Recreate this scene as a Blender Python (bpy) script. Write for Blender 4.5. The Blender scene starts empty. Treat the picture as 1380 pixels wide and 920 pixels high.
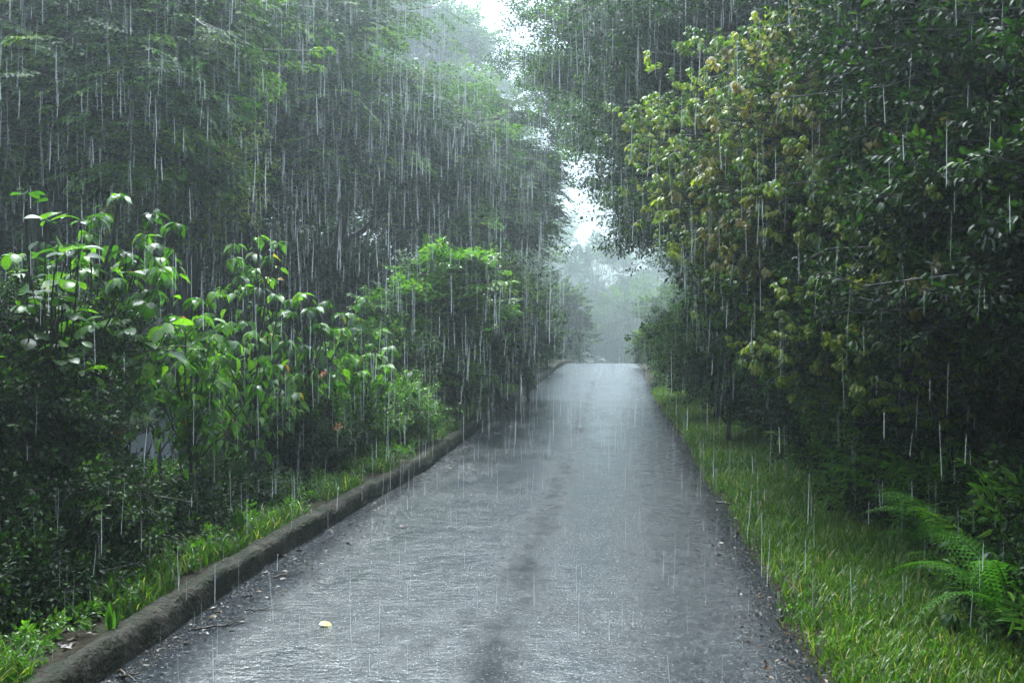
import bpy, math, random
import numpy as np
from mathutils import Vector, Matrix, noise

R = math.radians
rs = np.random.RandomState(11)
random.seed(5)
S = bpy.context.scene
COL = S.collection

# ------------------------------------------------------------------ camera
F = 1342.0                      # focal length in photograph pixels (35 mm)
CAM = Vector((0, 0, 1.7))
YAW, PITCH = R(6.0), R(-1.28)
cd = bpy.data.cameras.new('camera'); cam = bpy.data.objects.new('camera', cd); COL.objects.link(cam)
cd.lens = 35; cd.sensor_width = 36; cd.clip_start = 0.05; cd.clip_end = 800
cam.location = CAM; cam.rotation_euler = (R(90) + PITCH, 0, YAW)
S.camera = cam

# ------------------------------------------------------------------ sky, sun, exposure
SUN_EL, SUN_AZ = R(60), R(-25)  # azimuth measured from +Y towards +X
w = bpy.data.worlds.new('World'); S.world = w; w.use_nodes = True
nt = w.node_tree; nt.nodes.clear()
sky = nt.nodes.new('ShaderNodeTexSky'); sky.sky_type = 'NISHITA'; sky.sun_disc = False
sky.sun_elevation = SUN_EL; sky.sun_rotation = SUN_AZ; sky.dust_density = 4.0; sky.air_density = 1.0
hs = nt.nodes.new('ShaderNodeHueSaturation'); hs.inputs['Saturation'].default_value = 0.52
mixw = nt.nodes.new('ShaderNodeMixRGB'); mixw.blend_type = 'MULTIPLY'; mixw.inputs[0].default_value = 1
# overcast: a sky that is brighter overhead than at the horizon
geo = nt.nodes.new('ShaderNodeTexCoord'); sep = nt.nodes.new('ShaderNodeSeparateXYZ')
ramp = nt.nodes.new('ShaderNodeMapRange'); ramp.inputs['From Min'].default_value = -0.02; ramp.inputs['From Max'].default_value = 1
ramp.inputs['To Min'].default_value = 0.6; ramp.inputs['To Max'].default_value = 1.9
bg = nt.nodes.new('ShaderNodeBackground'); out = nt.nodes.new('ShaderNodeOutputWorld')
bg.inputs['Strength'].default_value = 0.15
L = nt.links.new
L(sky.outputs[0], hs.inputs['Color']); L(hs.outputs[0], mixw.inputs[1])
L(geo.outputs['Generated'], sep.inputs[0]); L(sep.outputs['Z'], ramp.inputs['Value']); L(ramp.outputs[0], mixw.inputs[2])
tw = nt.nodes.new('ShaderNodeMixRGB'); tw.blend_type = 'MULTIPLY'; tw.inputs[0].default_value = 1; tw.inputs[2].default_value = (.84, 1.0, 1.10, 1)   # cool grey of rain cloud
L(mixw.outputs[0], tw.inputs[1]); L(tw.outputs[0], bg.inputs['Color']); L(bg.outputs[0], out.inputs['Surface'])
sd = bpy.data.lights.new('sun', 'SUN'); sun = bpy.data.objects.new('sun', sd); COL.objects.link(sun)
sd.energy = 1.4; sd.angle = R(16); sd.color = (.96, 1.0, .98)
sdir = Vector((math.sin(SUN_AZ) * math.cos(SUN_EL), math.cos(SUN_AZ) * math.cos(SUN_EL), math.sin(SUN_EL)))
sun.rotation_euler = sdir.to_track_quat('Z', 'Y').to_euler(); sun.location = (0, 30, 40)
S.view_settings.view_transform = 'Standard'; S.view_settings.look = 'None'
S.view_settings.exposure = 1.52; S.view_settings.gamma = 1
S.render.engine = 'CYCLES'
cy = S.cycles
cy.use_denoising = True; cy.max_bounces = 5; cy.diffuse_bounces = 2; cy.glossy_bounces = 2; cy.transmission_bounces = 2
cy.transparent_max_bounces = 10; cy.volume_bounces = 0; cy.use_adaptive_sampling = True; cy.adaptive_threshold = 0.02
cy.sample_clamp_indirect = 4; cy.caustics_reflective = False; cy.caustics_refractive = False

# ------------------------------------------------------------------ helpers
cy_, sy_ = math.cos(YAW), math.sin(YAW)
cp_, sp_ = math.cos(PITCH), math.sin(PITCH)
def P(u, v, Y):
    """the place at distance Y down the road that shows at (u, v) of the photograph"""
    x, y, z = (u - 690) / F, 1.0, -(v - 460) / F
    y, z = y * cp_ - z * sp_, y * sp_ + z * cp_
    x, y = x * cy_ - y * sy_, x * sy_ + y * cy_
    k = Y / y
    return np.array((x * k, Y, 1.7 + z * k))

def sstep(a, b, x):
    t = np.clip((x - a) / (b - a), 0, 1); return t * t * (3 - 2 * t)
def kerb_x(y): return np.interp(y, [-10, 7, 11, 20, 40, 200], [-2.44, -2.38, -2.12, -2.04, -1.98, -1.98])
def road_z(y): return -np.where(y > 34, np.minimum((y - 34), 14) ** 2 * 0.0026 + np.maximum(y - 48, 0) * 0.073, 0) * np.where(y > 150, 1, 1)
def gz(x, y):
    """height of the ground"""
    x = np.asarray(x, float); y = np.asarray(y, float)
    z = road_z(np.minimum(y, 150))
    kx = kerb_x(y)
    left = sstep(kx - 0.12, kx - 0.17, x) * 0.0
    left = np.where(x < kx - 0.1, 0.13, 0.0)
    hillL = 3.2 * sstep(-9, -30, x) + 9 * sstep(-25, -90, x)
    bankR = 0.10 * sstep(1.2, 2.2, x) + 1.9 * sstep(2.3, 4.8, x) + 9 * sstep(6, 70, x)
    bump = 0.05 * np.sin(x * 1.7 + y * .6) * np.cos(y * 1.3 - x) * sstep(0.4, 1.6, np.maximum(x - 1.1, kx - 0.2 - x))
    return z + left + hillL + bankR + bump

def newmat(name):
    m = bpy.data.materials.new(name); m.use_nodes = True
    n = m.node_tree.nodes; n.clear()
    return m, n, m.node_tree.links.new
def setramp(cr, stops):
    e = cr.color_ramp.elements
    while len(e) > 1: e.remove(e[-1])
    e[0].position = stops[0][0]; e[0].color = (*stops[0][1], 1)
    for p, c in stops[1:]:
        k = e.new(p); k.color = (*c, 1)
LEAFGAIN = 1.0
def leaf_mat(name, cols, rough=0.32, trans=0.3, spec=0.5):
    m, n, l = newmat(name)
    at = n.new('ShaderNodeAttribute'); at.attribute_name = 'tint'
    cr = n.new('ShaderNodeValToRGB'); setramp(cr, cols)
    l(at.outputs['Fac'], cr.inputs[0])
    b = n.new('ShaderNodeBsdfPrincipled'); b.inputs['Roughness'].default_value = rough
    b.inputs['Specular IOR Level'].default_value = spec
    tc = n.new('ShaderNodeTexCoord'); nz = n.new('ShaderNodeTexNoise'); nz.inputs['Scale'].default_value = 45; nz.inputs['Detail'].default_value = 3; l(tc.outputs['Object'], nz.inputs['Vector'])
    mr_ = n.new('ShaderNodeMapRange'); mr_.inputs['From Min'].default_value = .3; mr_.inputs['From Max'].default_value = .7; mr_.inputs['To Min'].default_value = .62; mr_.inputs['To Max'].default_value = 1.3; l(nz.outputs['Fac'], mr_.inputs['Value'])
    mot = n.new('ShaderNodeMixRGB'); mot.blend_type = 'MULTIPLY'; mot.inputs[0].default_value = 1; l(cr.outputs[0], mot.inputs[1]); l(mr_.outputs[0], mot.inputs[2]); cr = mot
    l(cr.outputs[0], b.inputs['Base Color'])
    t = n.new('ShaderNodeBsdfTranslucent')
    mu = n.new('ShaderNodeMixRGB'); mu.blend_type = 'MULTIPLY'; mu.inputs[0].default_value = 1; mu.inputs[2].default_value = (1.5, 1.9, 0.7, 1)
    l(cr.outputs[0], mu.inputs[1]); l(mu.outputs[0], t.inputs['Color'])
    mx = n.new('ShaderNodeMixShader'); mx.inputs[0].default_value = trans
    l(b.outputs[0], mx.inputs[1]); l(t.outputs[0], mx.inputs[2])
    o = n.new('ShaderNodeOutputMaterial'); l(mx.outputs[0], o.inputs[0])
    return m
def surf_mat(name, cols, scale=6, rough=0.7, bump=0.4, detail=8, bscale=None, bdist=0.02, spec=0.5):
    m, n, l = newmat(name)
    tc = n.new('ShaderNodeTexCoord'); nz = n.new('ShaderNodeTexNoise'); nz.inputs['Scale'].default_value = scale; nz.inputs['Detail'].default_value = detail
    nz.inputs['Roughness'].default_value = 0.65
    l(tc.outputs['Object'], nz.inputs['Vector'])
    cr = n.new('ShaderNodeValToRGB'); setramp(cr, cols); l(nz.outputs['Fac'], cr.inputs[0])
    b = n.new('ShaderNodeBsdfPrincipled'); b.inputs['Roughness'].default_value = rough; b.inputs['Specular IOR Level'].default_value = spec
    l(cr.outputs[0], b.inputs['Base Color'])
    n2 = n.new('ShaderNodeTexNoise'); n2.inputs['Scale'].default_value = bscale or scale * 5; n2.inputs['Detail'].default_value = 6
    l(tc.outputs['Object'], n2.inputs['Vector'])
    bp = n.new('ShaderNodeBump'); bp.inputs['Strength'].default_value = bump; bp.inputs['Distance'].default_value = bdist
    l(n2.outputs['Fac'], bp.inputs['Height']); l(bp.outputs[0], b.inputs['Normal'])
    o = n.new('ShaderNodeOutputMaterial'); l(b.outputs[0], o.inputs[0])
    return m

# leaf colours: dark -> light with the few yellowed leaves at the end of the ramp
G = dict(
 deep=leaf_mat('leaf_deep_green_shaded', [(0, (.006, .016, .006)), (.5, (.014, .04, .009)), (.8, (.032, .085, .014)), (1, (.08, .14, .022))], .45, .28, .22),  # deep green, darkened further to put the shade of dense foliage into the colour
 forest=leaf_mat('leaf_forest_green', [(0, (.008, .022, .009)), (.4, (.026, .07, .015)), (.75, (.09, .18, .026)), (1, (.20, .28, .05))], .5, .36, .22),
 fresh=leaf_mat('leaf_fresh_green', [(0, (.03, .08, .012)), (.5, (.085, .21, .02)), (.93, (.19, .34, .03)), (.965, (.19, .34, .03)), (.975, (.5, .32, .03)), (1, (.45, .16, .03))], .3, .42),
 broad=leaf_mat('leaf_broad_green', [(0, (.016, .05, .008)), (.5, (.06, .16, .015)), (.94, (.17, .32, .025)), (.975, (.17, .32, .025)), (.985, (.55, .38, .04)), (1, (.4, .12, .03))], .36, .42, .45),
 olive=leaf_mat('leaf_olive_yellow', [(0, (.035, .08, .010)), (.45, (.11, .18, .018)), (.8, (.28, .33, .035)), (1, (.38, .31, .08))], .33, .42),
 tan=leaf_mat('leaf_bronze', [(0, (.08, .09, .02)), (.5, (.2, .18, .04)), (1, (.38, .26, .10))], .35, .42),
 fern=leaf_mat('leaf_fern_green', [(0, (.04, .13, .015)), (.6, (.11, .30, .025)), (1, (.18, .42, .04))], .5, .4, .25),
 grass=leaf_mat('leaf_grass', [(0, (.022, .055, .008)), (.5, (.07, .15, .016)), (.85, (.17, .26, .03)), (.94, (.28, .30, .06)), (1, (.42, .34, .14))], .4, .42),
 cool=leaf_mat('leaf_blue_green', [(0, (.02, .05, .03)), (.6, (.04, .10, .055)), (1, (.07, .16, .08))], .35, .3),
 litter=leaf_mat('leaf_dead_brown', [(0, (.02, .013, .008)), (.6, (.05, .03, .018)), (.9, (.11, .06, .03)), (1, (.2, .13, .06))], .4, .1),
 yellow=leaf_mat('leaf_fallen_yellow', [(0, (.6, .52, .12)), (1, (.7, .62, .2))], .35, .15),
 red=leaf_mat('petal_crimson', [(0, (.25, .01, .05)), (1, (.5, .03, .12))], .4, .3),
 pink=leaf_mat('petal_salmon', [(0, (.6, .16, .1)), (1, (.75, .35, .25))], .4, .3),
)
BARK = surf_mat('bark_wet_dark', [(.3, (.018, .016, .013)), (.6, (.05, .045, .035)), (.8, (.07, .09, .045))], 9, .45, .8)
BARKP = surf_mat('bark_grey', [(.3, (.04, .038, .034)), (.6, (.11, .1, .085)), (.8, (.08, .1, .055))], 9, .5, .8)
TWIG = surf_mat('twig_brown', [(.3, (.03, .022, .015)), (.7, (.08, .06, .04))], 20, .4, .4)

def build_mesh(name, V, T, mat, tint=None, parent=None, loc=None, smooth=False):
    V = np.asarray(V, np.float32).reshape(-1, 3); T = np.asarray(T, np.int32)
    k = T.shape[1]
    if loc is not None: V = V - np.asarray(loc, np.float32)
    me = bpy.data.meshes.new(name)
    me.vertices.add(len(V)); me.vertices.foreach_set('co', V.ravel())
    me.loops.add(T.size); me.loops.foreach_set('vertex_index', T.ravel())
    me.polygons.add(len(T)); me.polygons.foreach_set('loop_start', np.arange(0, T.size, k, dtype=np.int32))
    me.update(calc_edges=True)
    me.polygons.foreach_set('use_smooth', np.full(len(T), smooth, dtype=bool))
    if tint is not None:
        a = me.attributes.new('tint', 'FLOAT', 'POINT'); a.data.foreach_set('value', np.asarray(tint, np.float32))
    me.materials.append(mat)
    o = bpy.data.objects.new(name, me); COL.objects.link(o)
    if parent is not None: o.parent = parent
    elif loc is not None: o.location = loc
    return o
def tag(o, label=None, cat=None, group=None, kind=None):
    if label: o['label'] = label
    if cat: o['category'] = cat
    if group: o['group'] = group
    if kind: o['kind'] = kind
    return o
def thing(name, loc, label, cat, group=None):
    o = bpy.data.objects.new(name, None); COL.objects.link(o); o.location = loc; o.empty_display_size = .2
    return tag(o, label, cat, group)

def unit(a): return a / np.maximum(np.linalg.norm(a, axis=-1, keepdims=True), 1e-9)
# ---- leaf templates: along +Y, normal +Z
def leaf_t(stations, fold=0.18, droop=0.25, wave=0.0):
    V, T = [], []
    rows = []
    for i, (t, hw) in enumerate(stations):
        z = -droop * t * t
        if hw == 0: V.append((0, t, z)); rows.append([len(V) - 1] * 3)
        else:
            zz = fold * hw + wave * (1 if i % 2 else -1) * hw
            V += [(-hw, t, z + zz), (0, t, z), (hw, t, z + zz)]; k = len(V); rows.append([k - 3, k - 2, k - 1])
    for a, b in zip(rows[:-1], rows[1:]):
        for j in (0, 1):
            q = [a[j], a[j + 1], b[j + 1], b[j]]
            for tr in ((q[0], q[1], q[2]), (q[0], q[2], q[3])):
                if len(set(tr)) == 3: T.append(tr)
    return np.array(V, float), np.array(T)
LF = dict(
 tiny=leaf_t([(0, 0), (.45, .28), (1, 0)], .3, .1),
 oval=leaf_t([(0, 0), (.3, .24), (.65, .24), (1, 0)], .3, .22),
 lance=leaf_t([(0, 0), (.3, .13), (.7, .1), (1, 0)], .3, .3),
 ovate=leaf_t([(0, .02), (.1, .2), (.3, .31), (.55, .27), (.78, .13), (.9, .05), (1, 0)], .28, .42, .06),
 round=leaf_t([(0, .02), (.15, .16), (.4, .32), (.65, .36), (.85, .25), (.96, .1), (1, 0)], .25, .2),
 strap=leaf_t([(0, .03), (.15, .06), (.4, .085), (.65, .08), (.85, .045), (1, 0)], .4, .35),
)
def leaves(pos, d, nrm, size, tint, tmpl):
    tv, tt = LF[tmpl]; k = len(pos)
    y = unit(d); z = nrm - (nrm * y).sum(1, keepdims=True) * y; z = unit(z); x = np.cross(y, z)
    size = np.broadcast_to(size, (k,))
    M = np.stack([x, y, z], axis=2) * size[:, None, None]
    V = np.einsum('kij,nj->kni', M, tv) + pos[:, None, :]
    T = tt[None] + (np.arange(k) * len(tv))[:, None, None]
    return V.reshape(-1, 3), T.reshape(-1, 3), np.repeat(tint, len(tv))
def tubes(Pt, rad, sides=4):
    """batch of tapered tubes; Pt (k,n,3), rad (k,n)"""
    Pt = np.asarray(Pt, float); rad = np.asarray(rad, float); k, n, _ = Pt.shape
    tg = np.gradient(Pt, axis=1); tg = unit(tg)
    ref = np.where(np.abs(tg[..., 2:3]) > .8, np.array([1., 0, 0]), np.array([0, 0, 1.]))
    a = unit(np.cross(tg, ref)); b = np.cross(tg, a)
    ang = np.arange(sides) / sides * 2 * np.pi
    ring = (a[:, :, None] * np.cos(ang)[None, None, :, None] + b[:, :, None] * np.sin(ang)[None, None, :, None]) * rad[:, :, None, None] + Pt[:, :, None]
    V = ring.reshape(-1, 3)
    i, j = np.meshgrid(np.arange(n - 1), np.arange(sides), indexing='ij')
    q = np.stack([i * sides + j, i * sides + (j + 1) % sides, (i + 1) * sides + (j + 1) % sides, (i + 1) * sides + j], -1).reshape(-1, 4)
    Q = (q[None] + (np.arange(k) * n * sides)[:, None, None]).reshape(-1, 4)
    return V, Q
def curve(a, b, n=8, sag=0.0, wob=0.06, rs=rs):
    a = np.asarray(a, float); b = np.asarray(b, float); t = np.linspace(0, 1, n)[:, None]
    Ln = np.linalg.norm(b - a); p = a + (b - a) * t
    p[:, 2] += sag * Ln * np.sin(np.pi * t[:, 0])
    w_ = np.cumsum(rs.randn(n, 3), 0); w_ -= t * w_[-1] + (1 - t) * w_[0]
    return p + w_ * wob * Ln / 5
def merge(parts):
    V, T, C, off = [], [], [], 0
    for p in parts:
        V.append(p[0]); T.append(p[1] + off); off += len(p[0])
        if len(p) > 2: C.append(p[2])
    return (np.concatenate(V), np.concatenate(T)) + ((np.concatenate(C),) if C else ())

# ---- sprays: (pos, dir, nrm, rel size) of each leaf on a unit twig along +Y
def spray(kind, r):
    pos, d, nr, sz = [], [], [], []
    if kind == 'planar':
        pos.append((0, 1, 0)); d.append((0, 1, 0)); nr.append((0, 0, 1)); sz.append(.9)
        for i in range(7):
            t = .12 + i * .13; s = 1 if i % 2 else -1
            ln = .62 * (1 - t * .75)
            for j in range(5):
                q = (j + .6) / 5 * ln
                ax = np.array((s * .78, .62, 0)); c = np.array((0, t, 0)) + ax * q
                c[2] -= .12 * q
                sd_ = 1 if j % 2 else -1
                dd = ax + np.array((-ax[1], ax[0], 0)) * sd_ * .8 + r.randn(3) * .18
                pos.append(c + r.randn(3) * .012); d.append(dd); nr.append((r.randn() * .3, r.randn() * .3, 1)); sz.append(.8 + .4 * r.rand())
    elif kind == 'tuft':
        for i in range(26):
            t = r.rand() ** .7; a = i * 2.4; rr = .07 + .22 * r.rand()
            out_ = np.array((math.cos(a), .0, math.sin(a)))
            pos.append(np.array((0, t, 0)) + out_ * rr * (1.1 - .5 * t)); d.append(out_ + np.array((0, .7, -.15)) + r.randn(3) * .25)
            nr.append(np.array((0, 0, 1)) + r.randn(3) * .35); sz.append(.7 + .5 * r.rand())
    elif kind == 'droop':
        for c in range(3):
            cc = np.array((r.randn() * .22, .45 + .5 * r.rand(), r.randn() * .12))
            n_ = 7
            for i in range(n_):
                a = i / n_ * 2 * np.pi + r.rand() * .6
                o_ = np.array((math.cos(a), math.sin(a), 0))
                pos.append(cc + o_ * .03); d.append(o_ + np.array((0, 0, -.75 - .6 * r.rand()))); nr.append(o_ * .7 + np.array((0, 0, 1)) + r.randn(3) * .15); sz.append(.8 + .5 * r.rand())
    return tuple(np.array(q, float) for q in (pos, d, nr, sz))
SPR = {k: [spray(k, rs) for _ in range(5)] for k in ('planar', 'tuft', 'droop')}

def put_sprays(pos, d, up, Ls, kind, leaf, size, tint0, rr, jit=.22):
    """sprays at pos (k,3) with direction d, up vector up, twig length Ls, leaf length size"""
    outp = []
    which = rr.randint(0, 5, len(pos))
    y = unit(d); z = unit(up - (up * y).sum(1, keepdims=True) * y); x = np.cross(y, z)
    M = np.stack([x, y, z], 2)
    for wv in range(5):
        s = which == wv
        if not s.any(): continue
        lp, ld, ln_, lz = SPR[kind][wv]; k, m = s.sum(), len(lp)
        lsc = np.broadcast_to(Ls, (len(pos),))[s]
        A = np.einsum('kij,nj->kni', M[s], lp) * lsc[:, None, None] + pos[s][:, None]
        D = np.einsum('kij,nj->kni', M[s], ld); N = np.einsum('kij,nj->kni', M[s], ln_)
        sz = (lz[None] * size * (.8 + .4 * rr.rand(k, 1)))
        tt = np.clip(tint0[s][:, None] + rr.randn(k, m) * jit, 0, .94)
        rare = rr.rand(k, m) > .9985; tt = np.where(rare, .96 + .04 * rr.rand(k, m), tt)
        outp.append(leaves(A.reshape(-1, 3), D.reshape(-1, 3), N.reshape(-1, 3), sz.ravel(), tt.ravel(), leaf))
    return merge(outp)

def crown_pts(lobes, n_clump, per, rr, flat=.45, shell=.55, spread=.34):
    """clump-wise scatter of twigs through a crown made of ellipsoid lobes; returns pos, outward direction, clump tint, lobe index"""
    lobes = np.array(lobes, float); vol = np.prod(lobes[:, 3:], 1) ** (2 / 3.)
    li = rr.choice(len(lobes), n_clump, p=vol / vol.sum())
    dr = unit(rr.randn(n_clump, 3)); dr[:, 2] = np.where(dr[:, 2] < -.55, -dr[:, 2], dr[:, 2])
    rad = shell + (.86 - shell) * rr.rand(n_clump, 1) ** .6
    cc = lobes[li, :3] + dr * rad * lobes[li, 3:]
    rm = lobes[li, 3:].mean(1, keepdims=True)
    g = rr.randn(n_clump, per, 3) * np.array((1, 1, flat)) * spread * np.minimum(rm[:, None], 1.6) 
    pos = (cc[:, None] + g).reshape(-1, 3)
    outw = unit(dr[:, None] * np.array((1, 1, .35)) + unit(g) * .8).reshape(-1, 3)
    tint = np.repeat(np.clip(.45 + rr.randn(n_clump) * .3, .02, .93), per)
    return pos, outw, tint, np.repeat(li, per), cc, li

LOD = [1.0]
def tree(name, base, lobes, mat, label, cat='tree', group=None, kind='planar', leaf='tiny', size=.08, Ls=.55, clumps=60, per=9, trunk_r=.14,
         bark=BARK, flat=.45, seed=1, spread=.34, shell=.5, lean=0, trunkname='trunk', crownname='crown', twigs=True, upz=1.0, droop=0.0, jit=.2, bend=.1, tilt=0.):
    rr = np.random.RandomState(seed)
    base = np.array((base[0], base[1], float(gz(base[0], base[1])) - .05))
    t = thing(name, base, label, cat, group)
    lb = np.array(lobes, float)
    pos, outw, tint, li, cc, cli = crown_pts(lb, clumps, per, rr, flat, shell, spread)
    d = outw + np.array((0, 0, -droop)) + rr.randn(*outw.shape) * .25
    up = np.array((0, 0, upz)) + outw * tilt + rr.randn(*outw.shape) * .25
    Lss = Ls * (.7 + .6 * rr.rand(len(pos)))
    V, T, C = put_sprays(pos, d, up, Lss, kind, leaf, size, tint, rr, jit)
    # trunk
    top = lb[:, :3].mean(0).copy(); top[2] = lb[:, 2].min() * .4 + lb[:, 2].max() * .6
    tr = curve(base, top, 12, 0, bend, rr); rad = np.linspace(trunk_r, trunk_r * .35, 12); rad[0] *= 1.35
    tv, tq = tubes(tr[None], rad[None], 10)
    build_mesh(trunkname, tv, tq, bark, None, t, base, True)
    for k in range(len(lb)):
        c = lb[k, :3]; hh = np.clip((c[2] - lb[k, 5] * .6 - base[2]) / max(top[2] - base[2], .1), .15, .92)
        st = tr[int(hh * 11)]
        lc = curve(st, c, 9, .1, .14, rr)
        parts = [tubes(lc[None], np.linspace(trunk_r * .5, trunk_r * .14, 9)[None], 6)]
        mine = cc[cli == k]
        if len(mine):
            s_ = lc[rr.randint(3, 9, len(mine))]
            tt = np.linspace(0, 1, 6)[None, :, None]
            q = s_[:, None] * (1 - tt) + mine[:, None] * tt
            ln_ = np.linalg.norm(mine - s_, axis=1)[:, None]
            q[:, :, 2] += np.sin(np.linspace(0, np.pi, 6))[None] * .12 * ln_
            q[:, 1:5] += rr.randn(len(mine), 4, 3) * .035 * ln_[:, :, None]
            parts.append(tubes(q, np.linspace(trunk_r * .16 + .004, trunk_r * .05 + .002, 6)[None].repeat(len(mine), 0), 4))
            if twigs:
                s2 = li == k; e = pos[s2] + unit(d[s2]) * Lss[s2][:, None] * .9
                a0 = np.repeat(cc, per, 0)[s2]
                q = np.stack([a0, (a0 + pos[s2]) / 2 + rr.randn(s2.sum(), 3) * .02, pos[s2], e], 1)
                parts.append(tubes(q, np.array([[.006, .005, .004, .0015]]).repeat(len(q), 0) * (1 + trunk_r * 3), 3))
        lv, lq = merge(parts)
        build_mesh('limb', lv, lq, bark, None, t, base, True)
    build_mesh(crownname, V, T, mat, C, t, base)
    return t
def pl(u, v, Y, rx, ry=None, rz=None):
    p = P(u, v, Y); return (*p, rx, ry or rx, rz or rx)
def bxy(u, Y): p = P(u, 500, Y); return (p[0], Y)

# ------------------------------------------------------------------ the setting: ground, road, kerb
def grid_obj(name, xs, ys, zf, mat):
    X, Y = np.meshgrid(xs, ys); Z = zf(X, Y); V = np.stack([X, Y, Z], -1).reshape(-1, 3)
    nx, ny = len(xs), len(ys); i, j = np.meshgrid(np.arange(ny - 1), np.arange(nx - 1), indexing='ij')
    a = i * nx + j; Q = np.stack([a, a + 1, a + nx + 1, a + nx], -1).reshape(-1, 4)
    return build_mesh(name, V, Q, mat, None, None, None, True)
def spaced(a, b, n, fine, far):
    pass
soil = surf_mat('soil_wet_mossy', [(.3, (.018, .013, .009)), (.5, (.04, .032, .02)), (.62, (.03, .05, .015)), (.8, (.05, .09, .02))], 3, .85, .9, bscale=30, bdist=.03, spec=.15)
xs = np.unique(np.concatenate([np.linspace(-160, -30, 20), np.linspace(-30, -3, 90), np.linspace(-3, 3, 80), np.linspace(3, 30, 90), np.linspace(30, 160, 20)]))
ys = np.unique(np.concatenate([np.linspace(-60, -4, 15), np.linspace(-4, 45, 220), np.linspace(45, 120, 60), np.linspace(120, 280, 20)]))
def ground_z(X, Y):
    z = gz(X, Y); kx = kerb_x(Y)
    return np.where((X > kx - .1) & (X < 1.05), z - .06, z)
tag(grid_obj('ground', xs, ys, ground_z, soil), kind='structure')

def road_mat():
    m, n, l = newmat('asphalt_wet')
    tc = n.new('ShaderNodeTexCoord'); sx = n.new('ShaderNodeSeparateXYZ'); l(tc.outputs['Object'], sx.inputs[0])
    def nz(scale, detail=6, rough=.6, sc=(1, 1, 1)):
        mp = n.new('ShaderNodeMapping'); mp.inputs['Scale'].default_value = sc; l(tc.outputs['Object'], mp.inputs['Vector'])
        q = n.new('ShaderNodeTexNoise'); q.inputs['Scale'].default_value = scale; q.inputs['Detail'].default_value = detail; q.inputs['Roughness'].default_value = rough
        l(mp.outputs[0], q.inputs['Vector']); return q
    def math_(op, a, b=None, c=None):
        q = n.new('ShaderNodeMath'); q.operation = op
        for i, v_ in enumerate((a, b, c)):
            if v_ is None: continue
            if isinstance(v_, (int, float)): q.inputs[i].default_value = v_
            else: l(v_, q.inputs[i])
        return q.outputs[0]
    def mr(v_, a, b, c, d):
        q = n.new('ShaderNodeMapRange'); l(v_, q.inputs['Value'])
        for nm, x in (('From Min', a), ('From Max', b), ('To Min', c), ('To Max', d)): q.inputs[nm].default_value = x
        return q.outputs[0]
    wob = nz(1.3, 3); patch = nz(2.2, 7, .7, (1, .55, 1)); agg = nz(60, 5, .7); ripl = nz(22, 3, .55, (.65, 1.15, 1)); big = nz(5.5, 3, .5, (.8, 1, 1)); film = nz(8, 6, .75, (.8, .8, 1)); spk = nz(95, 2, .5, (.8, 1.2, 1))
    # worn ridge between the wheel tracks and the rough right-hand margin
    xw = math_('ADD', sx.outputs['X'], mr(wob.outputs['Fac'], 0, 1, -.18, .18))
    ridge = mr(math_('ABSOLUTE', math_('ADD', xw, .60)), .0, .26, 1, 0)
    marg = math_('MAXIMUM', mr(xw, .45, .9, 0, 1), mr(xw, -.15, .35, 0, .62))
    margl = mr(xw, -1.85, -2.15, 0, 1)
    dry = math_('MAXIMUM', math_('MULTIPLY', ridge, mr(patch.outputs['Fac'], .35, .65, .5, .95)), math_('MAXIMUM', marg, margl))
    dry = math_('MAXIMUM', dry, mr(patch.outputs['Fac'], .45, .85, 0, .7))
    cr = n.new('ShaderNodeValToRGB'); setramp(cr, [(.3, (.008, .010, .013)), (.5, (.018, .022, .027)), (.60, (.06, .066, .075)), (.68, (.42, .43, .44))]); l(agg.outputs['Fac'], cr.inputs[0])
    b = n.new('ShaderNodeBsdfPrincipled'); l(cr.outputs[0], b.inputs['Base Color'])
    l(math_('ADD', mr(dry, 0, 1, .0, .18), mr(film.outputs['Fac'], .36, .64, .045, .24)), b.inputs['Roughness'])
    b.inputs['IOR'].default_value = 1.42; l(math_('MULTIPLY', mr(dry, 0, 1, 1.5, .15), mr(film.outputs['Fac'], .34, .68, 1.1, .3)), b.inputs['Specular IOR Level'])
    h = math_('ADD', math_('MULTIPLY', math_('SUBTRACT', agg.outputs['Fac'], .5), math_('ADD', mr(dry, 0, 1, .0, .014), mr(patch.outputs['Fac'], .38, .62, .0025, .008))), math_('ADD', math_('MULTIPLY', ripl.outputs['Fac'], .0095), math_('MULTIPLY', big.outputs['Fac'], .012)))
    h = math_('ADD', h, math_('MULTIPLY', spk.outputs['Fac'], .004))
    bp = n.new('ShaderNodeBump'); bp.inputs['Strength'].default_value = .8; bp.inputs['Distance'].default_value = 1.0
    l(h, bp.inputs['Height']); l(bp.outputs[0], b.inputs['Normal'])
    o = n.new('ShaderNodeOutputMaterial'); l(b.outputs[0], o.inputs[0]); return m
ry = np.unique(np.concatenate([np.linspace(-4, 60, 900), np.linspace(60, 150, 90)]))
def redge(y): return np.array([.97 + .10 * noise.noise((yy * .5, 3, 0)) + .06 * noise.noise((yy * 2.7, 7, 0)) + .03 * noise.noise((yy * 9, 1, 0)) for yy in y]) - .12 * sstep(12, 20, y)
re = redge(ry); tcol = np.linspace(0, 1, 26)
X = (kerb_x(ry) - .03)[:, None] * (1 - tcol) + re[:, None] * tcol
Z = road_z(ry)[:, None] + .012 * (1 - ((X + .7) / 1.8) ** 2) + .003; Z[:, -1] -= .04
V = np.stack([X, np.repeat(ry[:, None], 26, 1), Z], -1).reshape(-1, 3)
i, j = np.meshgrid(np.arange(len(ry) - 1), np.arange(25), indexing='ij'); a = i * 26 + j
tag(build_mesh('road', V, np.stack([a, a + 1, a + 27, a + 26], -1).reshape(-1, 4), road_mat(), None, None, None, True), kind='structure')

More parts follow.
